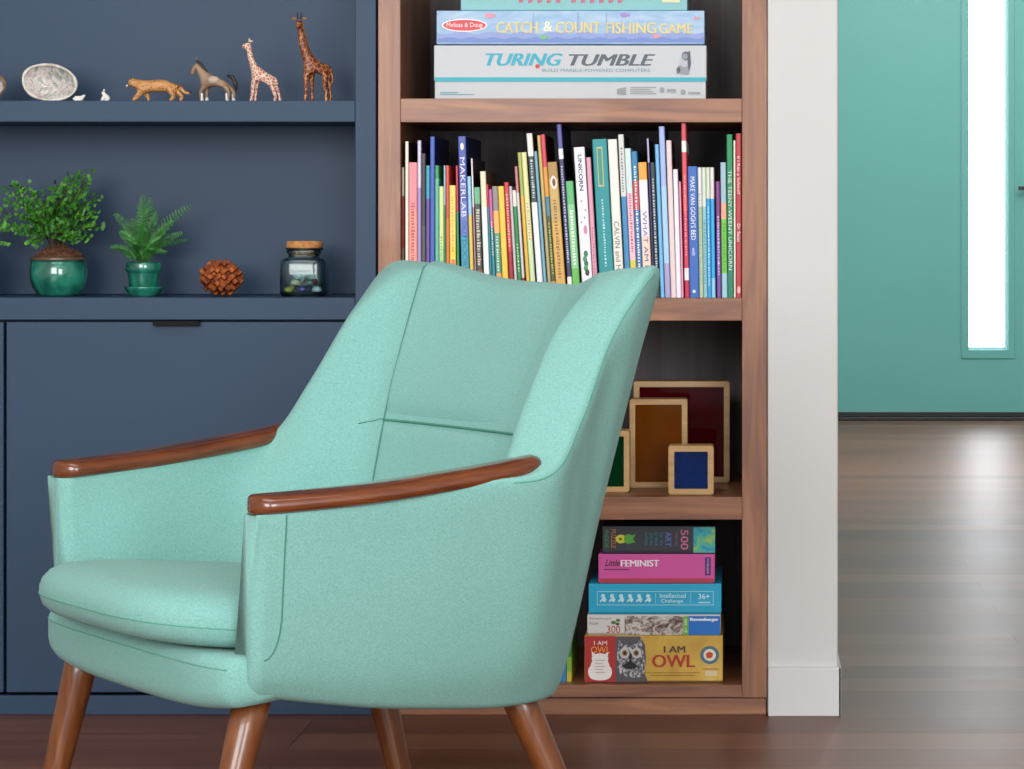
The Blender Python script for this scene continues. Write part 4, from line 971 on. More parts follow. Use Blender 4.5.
# two upright books beside the stack, mostly behind the chair
for (x0, x1, yt, bands, lab) in ((556.5, 566.3, 641, [(0, '2f7fb8')], 'upright blue book at the left of the lowest shelf behind the armchair'), (566.9, 571.6, 634, [(0, '3a7f3c'), (.5, '7fae3a'), (.8, 'c8b83c')], 'upright green and yellow book left of the lowest game stack')):
    a = P(x0, 0, .03); o = thing('book', lab, 'book', (a.x, .03, oz)); wd = (x1-x0)*S0; hg = (684-yt)*S0; dep = .16
    bb_ = bmesh.new(); fr_ = [b_[0] for b_ in bands]+[1]
    for j in range(len(bands)): bx(bb_, (0, 0, hg*(1-fr_[j+1])), (wd, 0.0022, hg*(1-fr_[j])), 0, mi=j); bx(bb_, (0, 0.0022, hg*(1-fr_[j+1])), (0.0015, dep, hg*(1-fr_[j])), 0, mi=j); bx(bb_, (wd-0.0015, 0.0022, hg*(1-fr_[j+1])), (wd, dep, hg*(1-fr_[j])), 0, mi=j)
    bm_obj('cover', bb_, [pm(b_[1]) for b_ in bands], o); box('pages', (0.0016, 0.0023, 0.003), (wd-0.0016, dep-0.003, hg-0.003), PAPER, o, 0)

# ------------------------------------------------------------------ things on the navy shelves
def skin_fig(nodes, edges):
    """one continuous surface grown round a skeleton; nodes = {name: (co, radius)}; first node is the root"""
    names = list(nodes); ix = {n: i for i, n in enumerate(names)}
    me = bpy.data.meshes.new('fig'); me.from_pydata([nodes[n][0] for n in names], [(ix[a], ix[b_]) for a, b_ in edges], [])
    o = bpy.data.objects.new('fig', me); C.objects.link(o)
    md = o.modifiers.new('skin', 'SKIN'); md.use_smooth_shade = True; md.branch_smoothing = 0.6
    sv = me.skin_vertices[0].data if me.skin_vertices else None
    if sv is None:
        bmm = bmesh.new(); bmm.from_mesh(me); lay = bmm.verts.layers.skin.verify()
        bmm.verts.ensure_lookup_table()
        for i, n in enumerate(names): r = nodes[n][1]; bmm.verts[i][lay].radius = (r, r) if not isinstance(r, tuple) else r; bmm.verts[i][lay].use_root = (i == 0)
        bmm.to_mesh(me); bmm.free()
    else:
        for i, n in enumerate(names): r = nodes[n][1]; sv[i].radius = (r, r) if not isinstance(r, tuple) else r; sv[i].use_root = (i == 0)
    o.modifiers.new('sub', 'SUBSURF').levels = 2
    bpy.context.view_layer.update()
    dg = bpy.context.evaluated_depsgraph_get()
    m2 = bpy.data.meshes.new_from_object(o.evaluated_get(dg))
    bpy.data.objects.remove(o); bpy.data.meshes.remove(me)
    return m2
U = S0*1.02
def fig(name, label, cat, px, Y, zb_, nodes, edges, m, group=None):
    """nodes in photo pixels: x to the right, y up from the feet, d towards the wall"""
    nd = {}
    for k, (x, y, d, r) in nodes.items(): nd[k] = (Vector((x*U, d*U, y*U)), r*U*1.32)
    me = skin_fig(nd, edges); me.name = name
    zmin = min(v.co.z for v in me.vertices)
    for v in me.vertices: v.co.z -= zmin
    me.materials.append(m)
    for p in me.polygons: p.use_smooth = True
    o = thing(name, label, cat, (P(px, 0, Y).x, Y, zb_+0.0002), group)
    b = bpy.data.objects.new('body', me); C.objects.link(b); b.parent = o
    return o
def blob(parent, name, c, r, m, seg=10):
    bm = bmesh.new(); bmesh.ops.create_uvsphere(bm, u_segments=seg, v_segments=seg//2+2, radius=1)
    for v in bm.verts: v.co = Vector((c[0]*U+v.co.x*r[0]*U, c[1]*U+v.co.y*r[1]*U, c[2]*U+v.co.z*r[2]*U))
    return bm_obj(name, bm, m, parent, smooth=True)
ANG = 'toy animals on the upper navy shelf'
GIR = ramp_mat('giraffe_patches', [(0.0, 'd09a58'), (0.035, 'b8793f'), (0.06, '74301a'), (0.5, '5c2412')], (1, 1, 1), 130, tex='EDGE', rough=0.4)
GIRB = ramp_mat('pale_giraffe_patches', [(0.0, 'eddccc'), (0.07, 'e3c8b4'), (0.11, 'b87a66'), (0.5, 'a86a56')], (1, 1, 1), 190, tex='EDGE', rough=0.5)
LEO = ramp_mat('leopard_spots', [(0.0, '3c2414'), (0.22, '5a381c'), (0.34, 'c0854c'), (0.8, 'cc955c')], (1, 1, 1), 330, tex='F1', rough=0.5)
HRS = ramp_mat('foal_coat', [(0.35, '7a5f4a'), (0.6, '9a7f66')], (1, 1, 1), 40, rough=0.5)
CRM = plain('d8c8b0'); DKB = plain('2f2622'); WHT = plain('e6e2dc'); HORN = plain('8a5f34')
YS = 0.055
# tall giraffe (x 293..330, feet 99, top 10)
g = fig('giraffe_figurine', 'tall dark patched toy giraffe at the right end of the upper shelf', 'toy giraffe', 314, YS, Z_UP, {
 'chest': (-5, 40, 0, 5.6), 'belly': (3, 38, 3, 6.0), 'rump': (10, 36, 6, 5.2), 'neck0': (-8, 48, -1, 4.2), 'neck1': (-11, 60, -2, 3.1), 'neck2': (-13, 72, -3, 2.6), 'head0': (-14, 80, -4, 3.5), 'crown': (-14, 83.5, -3.6, 2.4), 'muzz': (-14.5, 74.5, -10, 2.0),
 'fl1': (-7.5, 30, -2.5, 2.6), 'fl2': (-7.5, 18, -3, 1.6), 'fl3': (-7.8, 8, -3, 1.25), 'fl4': (-8, 1.6, -3.5, 1.7), 'fr1': (-3, 30, 3, 2.6), 'fr2': (-2.5, 18, 3, 1.6), 'fr3': (-2.4, 8, 3, 1.25), 'fr4': (-2.6, 1.6, 2.5, 1.7),
 'hl1': (11, 29, 3, 2.9), 'hl2': (10, 18, 2.5, 1.7), 'hl3': (12.2, 10, 2.5, 1.3), 'hl4': (11.6, 1.6, 2, 1.7), 'hr1': (13, 29, 9, 2.8), 'hr2': (13.5, 18, 9, 1.6), 'hr3': (15.4, 10, 9, 1.2), 'hr4': (14.6, 1.6, 8.5, 1.6),
 't1': (15, 37, 7, 1.0), 't2': (17, 28, 8, .8), 't3': (17.2, 20, 8, 1.1)},
 [('belly', 'chest'), ('belly', 'rump'), ('chest', 'neck0'), ('neck0', 'neck1'), ('neck1', 'neck2'), ('neck2', 'head0'), ('head0', 'muzz'), ('head0', 'crown'), ('chest', 'fl1'), ('fl1', 'fl2'), ('fl2', 'fl3'), ('fl3', 'fl4'), ('chest', 'fr1'), ('fr1', 'fr2'), ('fr2', 'fr3'), ('fr3', 'fr4'), ('rump', 'hl1'), ('hl1', 'hl2'), ('hl2', 'hl3'), ('hl3', 'hl4'), ('rump', 'hr1'), ('hr1', 'hr2'), ('hr2', 'hr3'), ('hr3', 'hr4'), ('rump', 't1'), ('t1', 't2'), ('t2', 't3')], GIR, ANG)
for sx in (-1, 1):
    tube('horn', [Vector((-14+sx*1.4, -3.5, 82))*U, Vector((-14+sx*1.9, -3.5, 87.5))*U, Vector((-14+sx*2.0, -3.5, 88.6))*U], [.55*U, .5*U, .8*U], DKB, g, 8)
    blob(g, 'ear', (-14+sx*5.0, -3.2, 82.4), (3.2, .9, 1.5), HORN); blob(g, 'eye', (-14+sx*2.3, -6.5, 79.6), (.7, .7, .7), DKB, 8)
blob(g, 'muzzle_patch', (-14.5, -10.4, 74.8), (1.9, 1.8, 1.8), HORN)
tube('mane', [Vector(p)*U for p in ((-11.6, -1, 80), (-10, 0, 71), (-7.6, 1.4, 60), (-3.4, 2, 48))], [.9*U, 1.0*U, 1.0*U, .7*U], HORN, g, 8)
# baby giraffe (x 241..280, top 37)
g = fig('giraffe_figurine', 'small pale spotted toy giraffe between the foal and the tall giraffe', 'toy giraffe', 262, YS, Z_UP, {
 'chest': (-5, 30, 0, 4.4), 'belly': (2, 27.5, 1, 4.6), 'rump': (9, 24, 2, 4.4), 'neck0': (-8, 36, 0, 3.3), 'neck1': (-11, 45, -1, 2.4), 'neck2': (-12.5, 53, -1, 2.2), 'head0': (-13.0, 57.5, -1, 3.1), 'crown': (-11.6, 60.5, -1, 1.9), 'muzz': (-19.5, 56.2, -2, 1.8),
 'fl1': (-8, 22, -2, 2.3), 'fl2': (-9, 12, -2.2, 1.5), 'fl3': (-10, 5, -2.2, 1.2), 'fl4': (-10.6, 1.4, -2.4, 1.6), 'fr1': (-5.5, 22, 2.5, 2.2), 'fr2': (-6.5, 12, 2.5, 1.4), 'fr3': (-7.4, 5, 2.5, 1.2), 'fr4': (-7.8, 1.4, 2.4, 1.5),
 'hl1': (10, 18, 0, 2.6), 'hl2': (12, 11, 0, 1.5), 'hl3': (13.4, 6, 0, 1.2), 'hl4': (12.8, 1.4, 0, 1.6), 'hr1': (12.5, 18, 4.5, 2.4), 'hr2': (15.4, 11, 4.5, 1.4), 'hr3': (17, 6, 4.5, 1.2), 'hr4': (16.6, 1.4, 4.5, 1.5), 't1': (13, 25, 2, .9), 't2': (15.4, 18, 2, .8)},
 [('belly', 'chest'), ('belly', 'rump'), ('chest', 'neck0'), ('neck0', 'neck1'), ('neck1', 'neck2'), ('neck2', 'head0'), ('head0', 'muzz'), ('head0', 'crown'), ('chest', 'fl1'), ('fl1', 'fl2'), ('fl2', 'fl3'), ('fl3', 'fl4'), ('chest', 'fr1'), ('fr1', 'fr2'), ('fr2', 'fr3'), ('fr3', 'fr4'), ('rump', 'hl1'), ('hl1', 'hl2'), ('hl2', 'hl3'), ('hl3', 'hl4'), ('rump', 'hr1'), ('hr1', 'hr2'), ('hr2', 'hr3'), ('hr3', 'hr4'), ('rump', 't1'), ('t1', 't2')], GIRB, ANG)
for dy in (-1.6, 1.6):
    tube('horn', [Vector((-12.6, dy-1, 59.5))*U, Vector((-12.2, dy*1.2-1, 63))*U], .55*U, CRM, g, 8); blob(g, 'ear', (-10.6, dy*1.8-1, 60), (1.9, .8, 1.0), CRM); blob(g, 'eye', (-14.8, dy*1.5-1, 58.6), (.55, .5, .55), DKB, 8)
# foal (x 191..238, top 58)
g = fig('horse_figurine', 'grey-brown toy foal with white legs between leopard and small giraffe', 'toy horse', 215, YS, Z_UP, {
 'chest': (-9, 24, 0, 4.8), 'belly': (0, 23.5, 0, 4.9), 'rump': (10, 24.5, 0, 5.0), 'neck0': (-13, 30, 0, 3.6), 'neck1': (-17, 36, 0, 2.7), 'head0': (-19, 38.0, 0, 3.0), 'head1': (-21.4, 33, 0, 2.3), 'muzz': (-23.2, 27.8, 0, 2.0),
 'fl1': (-11, 16, -2, 2.3), 'fl2': (-14, 11, -2.2, 1.6), 'fl3': (-13.4, 5, -2.2, 1.3), 'fl4': (-12.5, 1.5, -2.5, 1.8), 'fr1': (-8.5, 16, 2.5, 2.3), 'fr2': (-8.8, 10, 2.5, 1.5), 'fr3': (-8.8, 5, 2.5, 1.3), 'fr4': (-8.6, 1.5, 2.5, 1.8),
 'hl1': (11, 17, -2.2, 3.0), 'hl2': (14, 10.5, -2.2, 1.7), 'hl3': (13, 5, -2.2, 1.3), 'hl4': (12, 1.5, -2.4, 1.8), 'hr1': (13.5, 17, 2.5, 2.9), 'hr2': (18.4, 10.5, 2.5, 1.6), 'hr3': (18.2, 5, 2.5, 1.3), 'hr4': (17.6, 1.5, 2.5, 1.8)},
 [('belly', 'chest'), ('belly', 'rump'), ('chest', 'neck0'), ('neck0', 'neck1'), ('neck1', 'head0'), ('head0', 'head1'), ('head1', 'muzz'), ('chest', 'fl1'), ('fl1', 'fl2'), ('fl2', 'fl3'), ('fl3', 'fl4'), ('chest', 'fr1'), ('fr1', 'fr2'), ('fr2', 'fr3'), ('fr3', 'fr4'), ('rump', 'hl1'), ('hl1', 'hl2'), ('hl2', 'hl3'), ('hl3', 'hl4'), ('rump', 'hr1'), ('hr1', 'hr2'), ('hr2', 'hr3'), ('hr3', 'hr4')], HRS, ANG)
tube('mane', [Vector(p)*U for p in ((-19, 0, 41.5), (-14.6, 0, 38.5), (-10.6, 0, 33), (-7, 0, 28.6))], [.9*U, 1.5*U, 1.5*U, .7*U], DKB, g, 8)
tube('tail', [Vector(p)*U for p in ((12, 0, 26), (17.5, 0, 24.6), (20.5, 0, 18), (21.2, 0, 11))], [1.4*U, 1.9*U, 2.2*U, .8*U], DKB, g, 8)
for dy, xx in ((-2.3, -12.8), (2.5, -8.7), (-2.3, 12.4), (2.5, 17.9)): tube('white_sock', [Vector((xx-.2, dy, 8.5))*U, Vector((xx, dy, 4.6))*U, Vector((xx+.3, dy-.3, .6))*U], [1.75*U, 1.6*U, 2.0*U], WHT, g, 10)
blob(g, 'pale_belly_patch', (-1, -3.6, 21.5), (6.5, 2.6, 4.2), plain('b8a590'))
for dy in (-1.4, 1.4): blob(g, 'ear', (-18.2, dy, 42.2), (.8, .6, 1.5), HRS, 8)
# leopard (x 128..190, top 75)
g = fig('leopard_figurine', 'spotted orange-brown toy leopard walking left on the upper shelf', 'toy leopard', 157, YS, Z_UP, {
 'belly': (2, 15.5, 0, 5.2), 'chest': (-13, 15.6, 0, 5.6), 'rump': (16, 16, 0, 5.0), 'neck0': (-20, 18, -.5, 4.2), 'head0': (-25, 19, -1, 4.3), 'muzz': (-28.2, 16.6, -1.4, 2.2),
 'fl1': (-15.5, 9.5, -2.8, 2.9), 'fl2': (-19, 5, -3, 2.0), 'fl3': (-22, 1.8, -3, 2.0), 'fl4': (-24, 1.4, -3, 1.5), 'fr1': (-12, 9.5, 3, 2.7), 'fr2': (-10, 5, 3, 1.9), 'fr3': (-8.4, 1.8, 3, 1.9), 'fr4': (-10.6, 1.4, 3, 1.4),
 'hl1': (14, 9.5, -2.8, 3.3), 'hl2': (17.5, 5, -3, 1.9), 'hl3': (15, 1.8, -3, 1.9), 'hl4': (12.8, 1.4, -3, 1.5), 'hr1': (19, 9.5, 3, 3.0), 'hr2': (24.5, 5.4, 3, 1.8), 'hr3': (23.5, 1.8, 3, 1.9), 'hr4': (21, 1.4, 3, 1.4),
 't1': (21.5, 16, 0, 1.8), 't2': (26, 10.5, 0, 1.4), 't3': (29.5, 8, 0, 1.2), 't4': (32.4, 9.6, 0, 1.3)},
 [('belly', 'chest'), ('belly', 'rump'), ('chest', 'neck0'), ('neck0', 'head0'), ('head0', 'muzz'), ('chest', 'fl1'), ('fl1', 'fl2'), ('fl2', 'fl3'), ('fl3', 'fl4'), ('chest', 'fr1'), ('fr1', 'fr2'), ('fr2', 'fr3'), ('fr3', 'fr4'), ('rump', 'hl1'), ('hl1', 'hl2'), ('hl2', 'hl3'), ('hl3', 'hl4'), ('rump', 'hr1'), ('hr1', 'hr2'), ('hr2', 'hr3'), ('hr3', 'hr4'), ('rump', 't1'), ('t1', 't2'), ('t2', 't3'), ('t3', 't4')], LEO, ANG)
for dy in (-3, 1.4): blob(g, 'ear', (-23.6, dy, 22.6), (1.1, .9, 1.2), LEO, 8)
blob(g, 'muzzle_patch', (-29.4, -1.4, 16), (1.3, 1.6, 1.2), CRM, 8); blob(g, 'tail_tip', (33, 0, 10), (1.4, 1.2, 1.3), DKB, 8)
for dy in (-3.0, .6): blob(g, 'eye', (-27.6, dy, 19.4), (.5, .5, .5), DKB, 8)
# two tiny white animals
g = fig('mouse_figurine', 'tiny white toy creature lying low beside the abalone shell', 'toy animal', 79, 0.06, Z_UP, {'b': (0, 3.4, 0, 2.6), 'c': (-4, 3.2, 0, 2.0), 'h': (-7, 3.4, 0, 1.3), 'r': (4, 3.2, 0, 2.0), 'n': (5.2, 6, 0, 1.2), 'k': (5.8, 7.4, 0, 1.2), 'f1': (-3, 1, -1.5, .8), 'f2': (3, 1, -1.5, .8), 'f3': (-3, 1, 1.5, .8), 'f4': (3, 1, 1.5, .8)}, [('b', 'c'), ('c', 'h'), ('b', 'r'), ('r', 'n'), ('n', 'k'), ('c', 'f1'), ('c', 'f3'), ('r', 'f2'), ('r', 'f4')], WHT, ANG)
g = fig('bear_figurine', 'tiny white sitting toy animal left of the leopard', 'toy animal', 105.5, 0.06, Z_UP, {'b': (1, 4.4, 0, 3.0), 's': (0, 7.6, 0, 2.2), 'h': (-2, 9.6, 0, 2.0), 'n': (-4.2, 9.2, 0, 1.1), 'f1': (-3, 3, -1.6, 1.1), 'f2': (-3.4, 1, -1.8, 1.1), 'f3': (-2.6, 1, 1.8, 1.1), 'l1': (2.6, 1.8, -2, 1.6), 'l2': (-.4, 1, -2.4, 1.1), 'l3': (2.6, 1.8, 2, 1.6), 't': (4.6, 3.4, 0, 1)}, [('b', 's'), ('s', 'h'), ('h', 'n'), ('s', 'f1'), ('f1', 'f2'), ('b', 'f3'), ('b', 'l1'), ('l1', 'l2'), ('b', 'l3'), ('b', 't')], WHT, ANG)
for dy in (-1.3, 1.3): blob(g, 'ear', (-1.4, dy, 11.8), (.8, .6, 1.1), WHT, 8)

# abalone shells standing on edge, leaning on the shelf back
def shellobj(label, cx, cy, rx, ry, Y, inner, outer, rotd=-12):
    k = (CAM_D+Y)/FPX
    o = thing('abalone_shell', label, 'seashell', (P(cx, 0, Y).x, Y, Z_UP), 'abalone shells on the upper navy shelf')
    NR, NA = 14, 56; vs, fs = [], []
    def pt(r, a, back):
        x = rx*k*r*math.cos(a)*(1+0.05*math.cos(a-0.6)); z = ry*k*r*math.sin(a)*(1+0.04*math.sin(2*a+.4))
        dep = 0.016*(1-r*r)+0.0015*noise.noise(Vector((x*60, z*60, 3)))*(1-r**4)
        sp = 0.002*math.sin(3*a+9*r)*(1-r)
        y = dep+sp+(0.0022 if back else 0)*(1-0.6*r)
        c, s_ = math.cos(math.radians(rotd)), math.sin(math.radians(rotd))
        return Vector((x*c-z*s_, y, x*s_+z*c))
    for back in (0, 1):
        b = len(vs)
        vs.append(pt(0, 0, back))
        for i in range(1, NR+1):
            for j in range(NA): vs.append(pt(i/NR*(1.02 if back and i == NR else 1), 2*math.pi*j/NA, back))
        for j in range(NA):
            j2 = (j+1) % NA; f = (b, b+1+j2, b+1+j); fs.append(f if not back else f[::-1])
            for i in range(NR-1):
                q = (b+1+i*NA+j, b+1+i*NA+j2, b+1+(i+1)*NA+j2, b+1+(i+1)*NA+j); fs.append(q if not back else q[::-1])
    b2 = 1+NR*NA
    for j in range(NA):
        j2 = (j+1) % NA; a = 1+(NR-1)*NA+j; c_ = 1+(NR-1)*NA+j2; fs.append((a, c_, b2+c_, b2+a))
    fm = [0]*len(fs); half = NA+NA*(NR-1)
    for q in range(half, len(fs)): fm[q] = 1
    T = Matrix.Rotation(math.radians(-9), 4, 'X')
    vs = [T @ v for v in vs]; zm = min(v.z for v in vs); vs = [v-Vector((0, 0, zm-0.0026)) for v in vs]
    mesh_obj('shell', vs, fs, [inner, outer], o, smooth=True, fm=fm)
    # thick rim
    rim = [T @ pt(1.0, 2*math.pi*j/NA, 0) for j in range(NA+1)]
    tube('rim', [p-Vector((0, 0.0004, zm-0.0026)) for p in rim], [0.0021+0.0004*math.sin(5*2*math.pi*j/NA) for j in range(NA+1)], outer, o, 8)
NACRE = ramp_mat('abalone_nacre', [(0.28, '77867f'), (0.42, 'a9aaa2'), (0.5, 'd2ccc4'), (0.58, 'b9a2a8'), (0.7, '84a098')], (1, 1, 0.6), 60, 5, 0.25, 0.6, 2.2, tex='NOISE')
SHB = ramp_mat('abalone_rim', [(0.3, 'b0a494'), (0.6, 'e0dacf')], (1, 1, 1), 90, 4, 0.5)
SHD = ramp_mat('brown_shell', [(0.3, '5a3c28'), (0.6, '8a6a4c')], (1, 1, 1), 90, 4, 0.5)
shellobj('pearly oval abalone shell standing on edge at the left of the upper shelf', 48.5, 80, 27, 18.2, 0.065, NACRE, SHB)
shellobj('brown edged seashell cut off by the left border of the picture', -16, 80, 20, 14.5, 0.065, NACRE, SHD, 0)

# ------------------------------------------------------------------ plants
def glaze(key, c1, c2, c3):
    return ramp_mat(key, [(0.3, c1), (0.5, c2), (0.72, c3)], (1, 1, 0.55), 38, 5, 0.12, 0.9, 0.6, 0.05)
GLZ = glaze('teal_green_glaze', '0f3f38', '1c6a58', '2f8f76')
RIMB = mat('brown_glaze_rim', '5a4436', 0.25, 0.5, coat=0.5)
SOIL = ramp_mat('bark_mulch', [(0.3, '3a2216'), (0.55, '6f4730'), (0.75, '98694a')], (1, 1, 1), 260, 4, 0.8, bump=0.6)
LEAF = ramp_mat('fern_leaf', [(0.3, '1d5216'), (0.55, '3a7f22'), (0.8, '7ab83a')], (1, 1, 1), 70, 3, 0.5)
LEAFD = ramp_mat('dark_fern_leaf', [(0.3, '174a1c'), (0.6, '2f7a28'), (0.85, '62ab3a')], (1, 1, 1), 70, 3, 0.5)
STEM = mat('fern_stem', '33281a', 0.6); STEMG = mat('green_stem', '3f6a26', 0.6)
rg = random.Random(11)
def leaflet(vs, fs, base, dirv, nrm, ln, wd, kind):
    d = dirv.normalized(); s_ = d.cross(nrm).normalized(); b = len(vs); up = nrm.normalized()
    if kind == 'fan':
        pr = [(0, 0), (.45, -.42), (.8, -.5), (1.0, -.22), (.93, 0), (1.0, .22), (.8, .5), (.45, .42)]
    else:
        pr = [(0, -.2), (.35, -.5), (.7, -.35), (1, 0), (.7, .35), (.35, .5), (0, .2)]
    for u, v in pr: vs.append(base+d*(u*ln)+s_*(v*wd)+up*(0.12*ln*math.sin(u*2.4)))
    fs.append(tuple(range(b, b+len(pr))))
def maiden(name, label, cx, Y, zb_, tips, potw, nl=13):
    x0 = P(cx, 0, Y).x
    o = thing(name, label, 'potted plant', (x0, Y, zb_+0.0002), 'green potted ferns on the lower navy shelf')
    return o
def frond_path(base, tip, bow):
    mid = (base+tip)/2+Vector((0, 0, bow))
    mid.x = base.x+(tip.x-base.x)*0.38
    return spline([base, mid, tip], 8)
# left fern: bulbous glazed pot with a fan-leaved fern
Yp = 0.085; k = (CAM_D+Yp)/FPX
p1 = thing('potted_fern', 'bushy fan-leaved fern in a round glossy green pot on the lower navy shelf', 'potted plant', (P(58.5, 0, Yp).x, Yp, Z_PL+0.0002), 'green potted ferns on the lower navy shelf')
Rm = 28.6*k
pot = lathe('pot', [(0, 0.0), (Rm*.62, 0.0), (Rm*.70, 0.001), (Rm*.76, 0.004), (Rm*.90, 0.013), (Rm*.985, 0.024), (Rm, 0.033), (Rm*.985, 0.042), (Rm*.945, 0.0485), (Rm*.93, 0.0505), (Rm*.97, 0.052), (Rm*.985, 0.0545), (Rm*.96, 0.0565), (Rm*.90, 0.0565), (Rm*.885, 0.053), (Rm*.88, 0.046), (0, 0.046)], GLZ, p1, seg=56)
lathe('pot_rim', [(Rm*.93, .0523), (Rm*.992, .0526), (Rm*1.0, .0548), (Rm*.985, .0572), (Rm*.94, .0582), (Rm*.885, .0572), (Rm*.875, .0535), (Rm*.90, .0520)], RIMB, p1, seg=56)
lathe('mulch', [(Rm*.875, .050), (Rm*.86, .0555), (Rm*.7, .060), (Rm*.5, .065), (Rm*.28, .071), (0, .073)], SOIL, p1, seg=40)
ch_v, ch_f = [], []
for _ in range(260):
    a = rg.uniform(0, 6.283); r = Rm*.84*math.sqrt(rg.random())*0.98; zz_ = .059+.021*(1-r/(Rm*.86))
    c = Vector((r*math.cos(a), r*math.sin(a), zz_)); d = Vector((rg.uniform(-1, 1), rg.uniform(-1, 1), rg.uniform(-.2, 1))).normalized(); s_ = d.orthogonal().normalized(); t = d.cross(s_)
    l_, w_, h_ = rg.uniform(.003, .0065), rg.uniform(.0008, .0016), .0006; b = len(ch_v)
    for i_ in (-1, 1):
        for j_ in (-1, 1):
            for k_ in (-1, 1): ch_v.append(c+d*l_*i_*.5+s_*w_*j_*.5+t*h_*k_*.5)
    ch_f += [(b, b+1, b+3, b+2), (b+4, b+6, b+7, b+5), (b, b+4, b+5, b+1), (b+2, b+3, b+7, b+6), (b, b+2, b+6, b+4), (b+1, b+5, b+7, b+3)]
mesh_obj('bark_chips', ch_v, ch_f, [SOIL], p1)
vs, fs, sv, sf = [], [], [], []
tips = [(-55, 212, 0), (-50, 190, 10), (-46, 226, -10), (-38, 186, 0), (-33, 205, -20), (-30, 232, -15), (-22, 196, 10), (-15, 215, -20), (-8, 200, 15), (2, 205, -10), (8, 190, 10), (14, 180, -5), (20, 195, -18), (25, 176, 8), (29, 183, -8), (33, 200, 14), (36, 214, -12), (38, 226, 0), (30, 238, -18), (18, 236, -22), (-20, 240, -22), (8, 228, -24), (-42, 202, -14), (28, 206, -22), (-12, 232, 24), (22, 220, 26), (-2, 188, 5), (-26, 218, -26)]
for tx, ty, td in tips:
    base = Vector((rg.uniform(-7, 7)*k, rg.uniform(-7, 7)*k, .068)); tip = Vector((tx*k, td*k, P(0, ty, Yp).z-Z_PL))
    path = frond_path(base, tip, .012); n = len(path); tube_geo(path, [.0007*(1-.6*i/n) for i in range(n)], 5, sv, sf)
    for i in range(6, n):
        for sd in (-1, 1, 0):
            p = path[i]; t = (path[min(i+1, n-1)]-path[i-1]).normalized()
            br_ = (t*rg.uniform(.3, .9)+Vector((sd*rg.uniform(.5, 1), rg.uniform(-.9, .6), rg.uniform(-.5, .5)))).normalized()
            ln = rg.uniform(.0035, .0105); q = p+br_*ln
            tube_geo([p, q], .0003, 4, sv, sf)
            nm = Vector((rg.uniform(-.5, .5), -1, rg.uniform(.1, .9)))
            leaflet(vs, fs, q, br_+Vector((0, 0, -.25)), nm, rg.uniform(.0045, .0080), rg.uniform(.0055, .0092), 'fan')
mesh_obj('foliage', vs, fs, [LEAF], p1); mesh_obj('stems', sv, sf, [STEM], p1)
# right fern: ribbed small pot on a saucer, upright feathery fronds
Yq = 0.085
p2 = thing('potted_fern', 'small feathery fern in a glossy green pot standing on its saucer', 'potted plant', (P(143.8, 0, Yq).x, Yq, Z_PL+0.0002), 'green potted ferns on the lower navy shelf')
rr = k
lathe('saucer', [(0, 0), (13.6*rr, 0), (14.2*rr, .0015), (17.6*rr, .0075), (19.4*rr, .0115), (19.6*rr, .0135), (18.6*rr, .0140), (17.0*rr, .0110), (13.5*rr, .0045), (0, .0045)], GLZ, p2, seg=48)
lathe('pot', [(0, .0047), (13.0*rr, .0047), (13.8*rr, .008), (15.2*rr, .026), (15.9*rr, .0335), (16.2*rr, .035), (17.6*rr, .0362), (18.0*rr, .040), (18.1*rr, .0475), (17.4*rr, .0498), (16.2*rr, .0498), (15.8*rr, .044), (0, .044)], GLZ, p2, seg=48)
lathe('soil', [(15.9*rr, .0442), (12*rr, .0475), (0, .050)], SOIL, p2, seg=24)
vs, fs, sv, sf = [], [], [], []
fr_t = [(0, 196, -4, .9), (6, 199, 4, .9), (-6, 204, 8, .8), (46, 206, 2, 1), (30, 222, -10, .8), (36, 233, 8, .7), (-29, 215, 4, .8), (-30, 247, -14, .7), (-22, 232, -8, .8), (14, 214, -6, .9), (20, 238, -18, .7), (-14, 220, 10, .8), (-12, 240, -20, .7), (25, 252, -14, .6), (4, 225, -22, .8), (-2, 245, -22, .6), (12, 250, -22, .6), (40, 240, 16, .6), (-18, 256, 2, .5), (8, 208, 14, .8), (18, 228, 18, .8), (-24, 225, 18, .8)]
for tx, ty, td, sc_ in fr_t:
    base = Vector((rg.uniform(-6, 6)*k, rg.uniform(-6, 6)*k, .047)); tip = Vector((tx*k, td*k, P(0, ty, Yq).z-Z_PL))
    path = spline([base, base.lerp(tip, .5)+Vector((-(tx)*.10*k, 0, .006+.004*rg.random())), tip], 11); n = len(path); tube_geo(path, [.0007*(1-.7*i/n) for i in range(n)], 5, sv, sf)
    for i in range(4, n):
        t = (path[min(i+1, n-1)]-path[i-1]).normalized(); f = i/(n-1)
        ln = .0120*sc_*(math.sin(math.pi*min(1, .20+.76*f))**.8)+.0018
        nm = Vector((0, -1, .35)) if abs(td) < 12 else Vector((.3, -1, .8)); sd = t.cross(nm).normalized()
        for s_ in (-1, 1): leaflet(vs, fs, path[i], sd*s_+t*.45+Vector((0, 0, rg.uniform(-.25, .15))), nm+Vector((rg.uniform(-.3, .3), 0, 0)), ln*rg.uniform(.8, 1.1), .0021, 'lance')
mesh_obj('foliage', vs, fs, [LEAFD], p2); mesh_obj('stems', sv, sf, [STEMG], p2)
